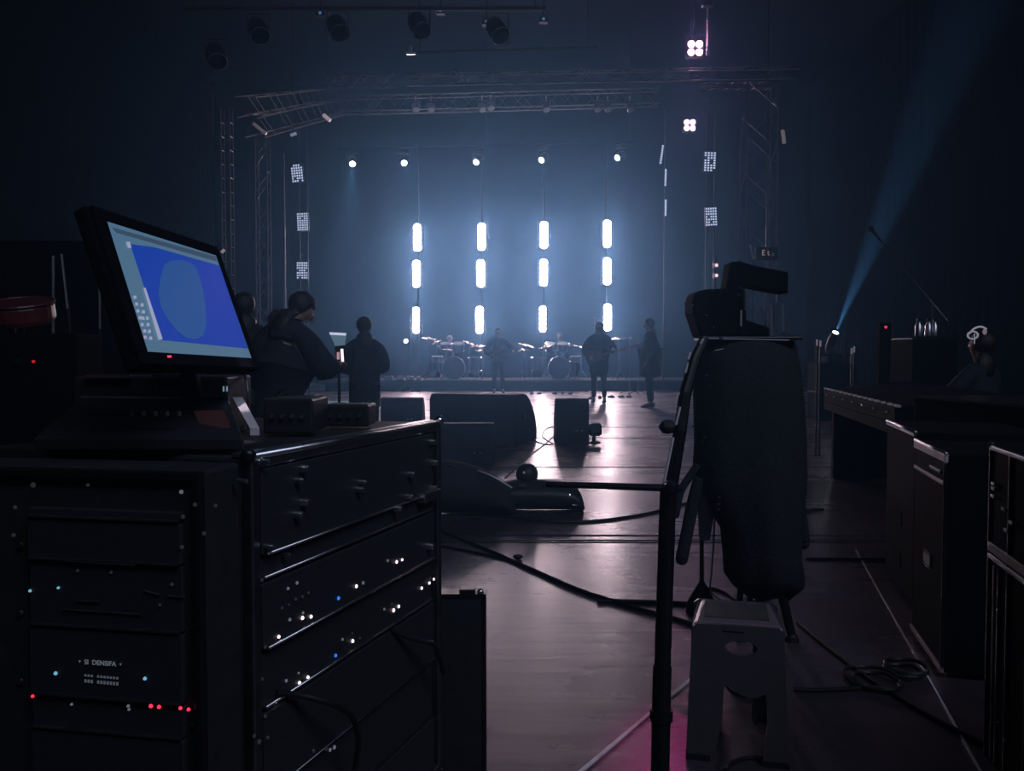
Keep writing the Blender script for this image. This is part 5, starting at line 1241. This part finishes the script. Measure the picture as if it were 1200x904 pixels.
# ------------------------------------------------------------------ left background gear
c = P(25, 366, 4.2); t = thing('cymbal_bag', 'dull red round drum lying flat on its stand by the left wall', 'drum', (c.x, 4.2, 0)); t.name = 'side_drum'
MB().lathe([(.14, -.05), (.15, -.03), (.15, .03), (.14, .05)], c, (0, -.25, 1), 28).build('shell', M_REDW, t)
MB().torus(c + Vector((0, -.01, .045)), .15, .008, (0, -.25, 1), 28, 6).build('hoop', mat('dull_red_hoop', (.08, .02, .02), .4), t)
MB().tube([(c.x, 4.2, .02), (c.x, 4.2, c.z - .05)], .012, 8).build('stand_pole', M_BMET, t)
for a in (0.3, 2.4, 4.5): MB().tube([(c.x, 4.2, .3), (c.x + .26 * math.cos(a), 4.2 + .26 * math.sin(a), .012)], .010, 6).build('leg', M_BMET, t)
for (xa, ya, xb, yb, Z, lab, m) in ((62, 300, 62, 402, 4.6, 'slim upright chrome pole beside the dull red drum', M_ALU), (72, 298, 79, 362, 4.9, 'leaning pale rod beside the slim chrome pole', M_ALU), (116.5, 328, 117, 386, 5.0, 'short upright pole with a pale foot behind the monitor', M_ALU), (17, 384, 17, 402, 4.4, 'thin upright rod below the dull red drum', M_DALU)):
    a, b_ = P(xa, ya, Z), P(xb, yb, Z); dd = (b_ - a).normalized(); ft = b_ + dd * (b_.z / -dd.z)
    t = thing('upright_rod', lab, 'pole', (ft.x, ft.y, 0)); 
    MB().tube([a, b_], .008, 8).build('pale_section', m, t)
    MB().tube([b_, ft + Vector((0, 0, .01))], .009, 8).build('dark_section', M_BMET, t)
    MB().lathe([(.11, 0), (.11, .012), (.02, .025)], (ft.x, ft.y, 0), (0, 0, 1), 20).build('base', M_BMET, t)
t = thing('side_cabinet', 'tall dark cabinet standing against the left side behind the monitor', 'cabinet', (-3.6, 6.4, 0))
MB().box((-3.6, 6.4, .95), (2.3, .7, 1.86)).build('cabinet_body', M_CASE, t, bevel=.01)
MB().box((-3.6, 6.03, .95), (.02, .02, 1.8)).build('door_gap', M_BMET, t)
for k_ in (-.08, .08): MB().box((-3.6 + k_, 6.03, 1.0), (.02, .03, .16)).build('door_handle', M_BMET, t)
c = P(36, 424, 3.0); t = thing('power_box', 'low dark box with one red light behind the front rack', 'box', (c.x, 3.05, 0))
MB().box((c.x - .2, 3.12, c.z / 2 + .05), (.7, .2, c.z + .1)).build('box_body', M_CASE, t, bevel=.006)
MB().lathe([(.006, 0), (.005, .004)], (c.x, 3.018, c.z), (0, -1, 0), 8).build('red_light', L_DRED, t)
for k_ in (.05, .15, .25): MB().lathe([(.012, 0), (.011, .012)], (c.x - .3 + k_, 3.018, c.z), (0, -1, 0), 10).build('knob', M_RUB, t)

# ------------------------------------------------------------------ trusses
def truss(name, label, a, b_, w_, d_, bays, up=None, chords=4, r=.024, group=None, cross=True, cat='truss', tm=None):
    tm = tm or M_TRUSS
    a, b_ = Vector(a), Vector(b_); ax = (b_ - a).normalized()
    u = Vector(up) if up else (Vector((1, 0, 0)) if abs(ax.z) > .8 else Vector((0, 0, 1)))
    u = (u - ax * u.dot(ax)).normalized(); v = ax.cross(u)
    t = thing(name, label, cat, (a + b_) / 2 if abs(ax.z) < .5 else a, group)
    cs = [(-.5, -.5), (.5, -.5), (.5, .5), (-.5, .5)][:chords] if chords == 4 else ([(-.5, 0), (.5, 0)] if chords == 2 else [(-.5, -.5), (.5, -.5), (0, .5)])
    for x, y in cs: MB().tube([a + u * x * w_ + v * y * d_, b_ + u * x * w_ + v * y * d_], r, 8).build('chord', tm, t)
    L = (b_ - a).length; n = len(cs)
    mbs = [MB() for _ in range(n if n > 2 else 1)]
    for i in range(bays):
        for j in range(len(mbs)):
            c0, c1 = cs[j], cs[(j + 1) % n]
            if i % 2: c0, c1 = c1, c0
            f0, f1 = (i / bays, (i + 1) / bays) if cross else (i / bays, i / bays)
            p0 = a.lerp(b_, f0) + u * c0[0] * w_ + v * c0[1] * d_; p1 = a.lerp(b_, f1) + u * c1[0] * w_ + v * c1[1] * d_
            mbs[j].tube([p0, p1], r * .55, 6)
    for mb in mbs: mb.build('lacing', tm, t)
    return t
def upright(px, pyt, Z, wpx, label, dpt=.25, bays=14, chords=4, cross=True, r=.02):
    c = P(px, 415, Z); zt = P(px, pyt, Z).z; w_ = wpx * Z / 1000
    t = truss('truss_tower', label, (c.x, Z, .04), (c.x, Z, zt), w_, dpt, bays, chords=chords, cross=cross, r=r)
    MB().box((c.x, Z, .02), (max(.6, w_ + .3), .7, .04)).build('base_plate', M_BMET, t)
    return t
upright(269, 128, 15.5, 10, 'slim ladder-like truss tower at the left edge of the stage', .18, 22, r=.014, cross=False)
upright(310, 158, 18.5, 13.5, 'truss tower with slanting braces beside the slim ladder-like one', .25, 16)
upright(887, 100, 16.5, 35, 'wide truss tower right of the band, behind the camera', .5, 12)
c = P(334.5, 415, 20); t = thing('upright_pole', 'slim upright metal pole right of the braced truss tower', 'pole', (c.x, 20, 0))
MB().tube([(c.x, 20, .02), (c.x, 20, P(0, 180, 20).z)], .026, 10).build('pole', M_TRUSS, t)
MB().lathe([(.3, 0), (.3, .02), (.05, .04)], (c.x, 20, 0), (0, 0, 1), 20).build('base_plate', M_BMET, t)
# horizontal trusses over the stage
bt = truss('lighting_truss', 'bright-edged horizontal truss across the top of the stage, lowest of the clear ones', P(476, 92, 19), P(935, 83, 19), .26, .24, 18, up=(0, 0, 1), r=.018, tm=M_ALU, chords=3)
for ch in bt.children:
    if ch.name.startswith('lacing'): ch.data.materials.clear(); ch.data.materials.append(M_DTRUSS)
truss('lighting_truss', 'dim horizontal truss carrying small lamps just below the bright-edged one', P(395, 124, 26), P(772, 114, 26), .45, .4, 26, up=(0, 0, 1), r=.02)
truss('lighting_truss', 'short truss end reaching left from the bright-edged one', P(380, 96, 20), P(462, 94, 20), .28, .24, 6, up=(0, 0, 1), r=.016)
truss('lighting_truss', 'truss running from the braced tower towards the back of the stage, upper left', P(297, 148, 16), P(405, 124, 26), .4, .35, 12, up=(0, 0, 1), r=.012, tm=M_DTRUSS)
truss('lighting_truss', 'truss running away above the braced tower, highest at the upper left', P(288, 126, 13), P(375, 112, 22), .3, .3, 10, up=(0, 0, 1), r=.010, tm=M_DTRUSS)
truss('lighting_truss', 'thin truss joining the wide tower to the stage top', P(822, 101, 17), P(905, 100, 16.5), .12, .2, 10, up=(0, 0, 1), r=.014)
a, b_ = P(481, 62, 15), P(700, 55, 15); t = thing('rigging_pipe', 'single thin pipe hanging above the bright-edged truss', 'pipe', (a + b_) / 2)
MB().tube([a, b_], .018, 8).build('pipe', M_TRUSS, t)
MB().tube([a, a + Vector((0, 0, .12))], .03, 8).build('end_clamp', M_ALU, t)
MB().box(a + Vector((.01, 0, -.01)), (.16, .06, .04)).build('end_plate', M_ALU, t)
for f_ in (.05, .95): q = a.lerp(b_, f_); MB().tube([q, (q.x, q.y, HALL)], .006, 6).build('hanger_wire', M_BMET, t)
# diagonal double braces on the bright truss
for px in (540, 689):
    py = 88.5 if px == 540 else 85.5
    for dx in (-2.5, 2.5):
        p_, q_ = P(px + dx - 6, py - 6, 18.8), P(px + dx + 6, py + 6, 18.8)
        o_ = MB().tube([p_, q_], .018, 8).build('diagonal_brace', M_ALU); tag(o_, 'short slanting tube on the bright-edged truss, %s pair' % ('left-hand' if px == 540 else 'right-hand'), 'brace', 'slanting tubes in pairs on the bright-edged truss')
# small lamps hanging along the dim truss
for i, px in enumerate((487, 565, 575, 640, 712, 738, 505, 700)):
    c = P(px, 126 if px not in (575,) else 124, 25.8); t = thing('small_lamp', 'small dark lamp clamped under the dim horizontal truss', 'stage light', c, 'small lamps under the dim truss')
    MB().lathe([(.09, -.12), (.11, -.05), (.11, .1), (.09, .12)], c, (.2, -.6, -.8), 14).build('lamp_shell', M_DALU, t)
    MB().tube([c + Vector((-.13, 0, 0)), c + Vector((-.13, 0, .2)), c + Vector((.13, 0, .2)), c + Vector((.13, 0, 0))], .014, 6).build('yoke', M_TRUSS, t)
    MB().tube([c + Vector((0, 0, .2)), c + Vector((0, 0, .34))], .02, 8).build('clamp', M_ALU, t)
# row of round cans high above
for i, (px, py, lab) in enumerate(((253, 66, 'leftmost'), (303, 36, 'second from left'), (396, 33, 'third from left'), (491, 30, 'fourth from left'), (583, 36, 'rightmost'))):
    Z = 10.5; c = P(px, py, Z); t = thing('par_can', 'round dark lamp can high under the ceiling, %s of the row of five' % lab, 'stage light', c, None)
    d_ = Vector((.35, -.55, -.75)).normalized()
    MB().lathe([(.06, -.18), (.10, -.14), (.115, -.02), (.115, .12)], c, d_, 20, cap=False).build('can_shell', M_CASE, t, smooth=True)
    MB().torus(c + d_ * .12, .115, .006, d_, 24, 6).build('front_rim', M_ALU, t)
    MB().lathe([(.1, 0), (.06, .012)], c - d_ * .02, d_, 18).build('lens', mat('dark_glass', (.02, .02, .03), .1), t)
    MB().tube([c + Vector((-.13, 0, 0)), c + Vector((-.13, 0, .2)), c + Vector((.13, 0, .2)), c + Vector((.13, 0, 0))], .010, 6).build('yoke', M_BMET, t)
a, b_ = P(215, 22, 10.5), P(640, 0, 10.5)
a.z = b_.z = P(300, 10, 10.5).z
t = thing('rigging_pipe', 'dark pipe high under the ceiling carrying the five round cans', 'pipe', (a + b_) / 2)
MB().tube([a, b_], .025, 10).build('pipe', M_RUB, t)
for f_ in (.03, .35, .65, .97): q = a.lerp(b_, f_); MB().tube([q, (q.x, q.y, HALL)], .005, 6).build('hanger_wire', M_BMET, t)
for px, py in ((375, 15), (516, 12), (570, 25), (637, 22)):
    c = P(px, py, 12); t = thing('marker_lamp', 'tiny blue marker light high under the ceiling', 'light', c, 'tiny blue marker lights under the ceiling')
    MB().box(c + Vector((0, .05, 0)), (.12, .10, .08)).build('housing', M_PANEL, t)
    MB().lathe([(.022, 0), (.015, .01)], c, (0, -1, 0), 8).build('lens', led('marker_blue', (.08, .25, .6), .5), t)  # blue glint put in as emission on an added lens
    MB().tube([c + Vector((0, .05, .04)), (c.x, c.y + .05, HALL)], .008, 6).build('drop_wire', M_BMET, t)
c = P(383, 138, 17); t = thing('hanging_lamp', 'pale slanted tube lamp hanging by the upper left truss', 'stage light', c)
MB().tube([P(379, 134.5, 17), P(387, 141.5, 17)], .038, 10).build('tube', mat('tube_pale', (.5, .42, .48), .4, emit=(.8, .6, .7), estr=.35, sample=False), t)
MB().tube([c, (c.x, c.y, HALL)], .008, 6).build('drop_wire', M_BMET, t)
c = P(344, 157.5, 18); t = thing('hanging_lamp', 'small pale lamp above the topmost pixel panel', 'stage light', c)
MB().tube([P(340.5, 158.5, 18), P(347, 156.5, 18)], .03, 10).build('tube', mat('tube_blue', (.4, .45, .5), .4, emit=(.4, .55, .7), estr=.3, sample=False), t)
MB().tube([c, (c.x, c.y, HALL)], .008, 6).build('drop_wire', M_BMET, t)
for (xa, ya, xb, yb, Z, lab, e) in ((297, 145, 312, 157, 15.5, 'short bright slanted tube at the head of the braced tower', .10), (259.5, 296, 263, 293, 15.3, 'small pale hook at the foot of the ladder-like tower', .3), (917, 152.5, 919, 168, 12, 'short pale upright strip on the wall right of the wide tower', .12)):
    o_ = MB().tube([P(xa, ya, Z), P(xb, yb, Z)], .028, 8).build('pale_tube', mat('tube_%s' % str(e).replace('.', ''), (.45, .38, .42), .35, .5, emit=(.75, .6, .68), estr=e, sample=False)); tag(o_, lab, 'tube')  # glints on the towers, put in as tubes with faint emission
# two small red white lights on a pole and lit marks right
c = P(839.5, 320, 15); t = thing('signal_pole', 'slim pole with two small red-rimmed white lights right of the band', 'pole', (c.x, 15.06, 0))
MB().tube([(c.x, 15.06, .02), (c.x, 15.06, P(0, 300, 15).z)], .02, 8).build('pole', M_BMET, t)
for py in (311, 323):
    MB().box(P(839.5, py, 15) + Vector((0, .02, 0)), (.10, .05, .08)).build('lamp_housing', mat('red_plastic', (.12, .01, .01), .4), t)
    MB().lathe([(.030, 0), (.022, .012)], P(839.5, py, 15) - Vector((0, .006, 0)), (0, -1, 0), 10).build('lens', led('signal_white', (1, .8, .85), 1.0), t)
MB().lathe([(.2, 0), (.2, .02), (.04, .04)], (c.x, 15.06, 0), (0, 0, 1), 18).build('base', M_BMET, t)
c = P(899, 297, 14); t = thing('lit_label_box', 'small dark box with three pale lit marks hanging before the wide tower', 'box', c - Vector((0, 0, .1)))
MB().box(c + Vector((0, .06, 0)), (.36, .10, .2)).build('box_body', M_CASE, t, bevel=.006)
text('E', P(894.7, 296.5, 13.99), (1, 0, 0), (0, -1, 0), .13, led('mark_rose', (.6, .45, .5), .35), t)
text('t', P(900.5, 296.5, 13.99), (1, 0, 0), (0, -1, 0), .13, led('mark_rose', (.6, .45, .5), .35), t)
text('a', P(906, 297.5, 13.99), (1, 0, 0), (0, -1, 0), .11, led('mark_dim', (.4, .4, .45), .12), t)
MB().tube([c + Vector((0, .06, .1)), (c.x, c.y + .06, HALL)], .008, 6).build('drop_wire', M_BMET, t)
# hanging cables/rods catching light in front of the wide tower
for i, (xa, ya, xb, yb, Z, r_) in enumerate(((879, 287, 883, 304, 14.5, .016), (903.5, 356, 905, 394, 14.5, .024), (917.5, 356, 918, 389, 14.5, .026), (910, 332, 910, 355, 14.6, .014), (895.5, 337, 895.5, 364, 14.6, .012))):
    a, b_ = P(xa, ya, Z), P(xb, yb, Z); t = thing('hanging_rod', 'slim metal rod standing before the wide tower, catching light', 'rod', (b_.x, b_.y, 0), 'slim metal rods before the wide tower')
    MB().tube([a, b_], r_, 8).build('bright_section', M_ALU, t)
    MB().tube([b_, (b_.x, b_.y, .01)], r_ * .8, 8).build('dark_section', M_BMET, t)
# added lamp out of view, stands in for the pink reflection by the stool
src = P(815, -95, 8.0); tgt = G(812, 888)
c = src; t = thing('magenta_spotlight', 'x', 'stage light', c) ; tag(t, 'dark spotlight near the ceiling that throws magenta light beside the stool', 'stage light')
d_ = (tgt - src).normalized()
MB().lathe([(.07, -.30), (.10, -.26), (.11, -.02)], c, d_, 18).build('lamp_shell', M_PLA, t)
MB().tube([c + Vector((-.14, 0, 0)) - d_ * .1, c + Vector((-.14, 0, .25)), c + Vector((.14, 0, .25)), c + Vector((.14, 0, 0)) - d_ * .1], .012, 6).build('yoke', M_BMET, t)
MB().tube([c + Vector((0, 0, .25)), (c.x, c.y, HALL)], .012, 6).build('drop_pipe', M_BMET, t)
spot_lamp('magenta_lamp', src + d_ * .02, tgt, math.radians(4.6), MAGW, (1.0, .02, .45), 1.0, .03)

# added unseen narrow spot above the racks, brightens only the console's end cheek
spot_lamp('work_lamp', (-.25, 1.7, 2.35), P(285, 478, 1.54), math.radians(3.2), 60, (1.0, .86, .95), 0.8, .01)

cam = bpy.data.cameras.new('camera'); co = bpy.data.objects.new('camera', cam); COL.objects.link(co)
cam.sensor_width = 36; cam.lens = 36 * F / 1200; cam.clip_end = 200
co.location = CAM; co.rotation_euler = (math.pi / 2 - PITCH, 0, 0); sc.camera = co
sc.view_settings.view_transform = 'Standard'; sc.view_settings.look = 'None'; sc.view_settings.gamma = 1; sc.view_settings.use_curve_mapping = False
sc.view_settings.exposure = EXPO if 'EXPO' in globals() else 0.0
sc.cycles.volume_bounces = 0; sc.cycles.max_bounces = 4; sc.cycles.diffuse_bounces = 2; sc.cycles.glossy_bounces = 3
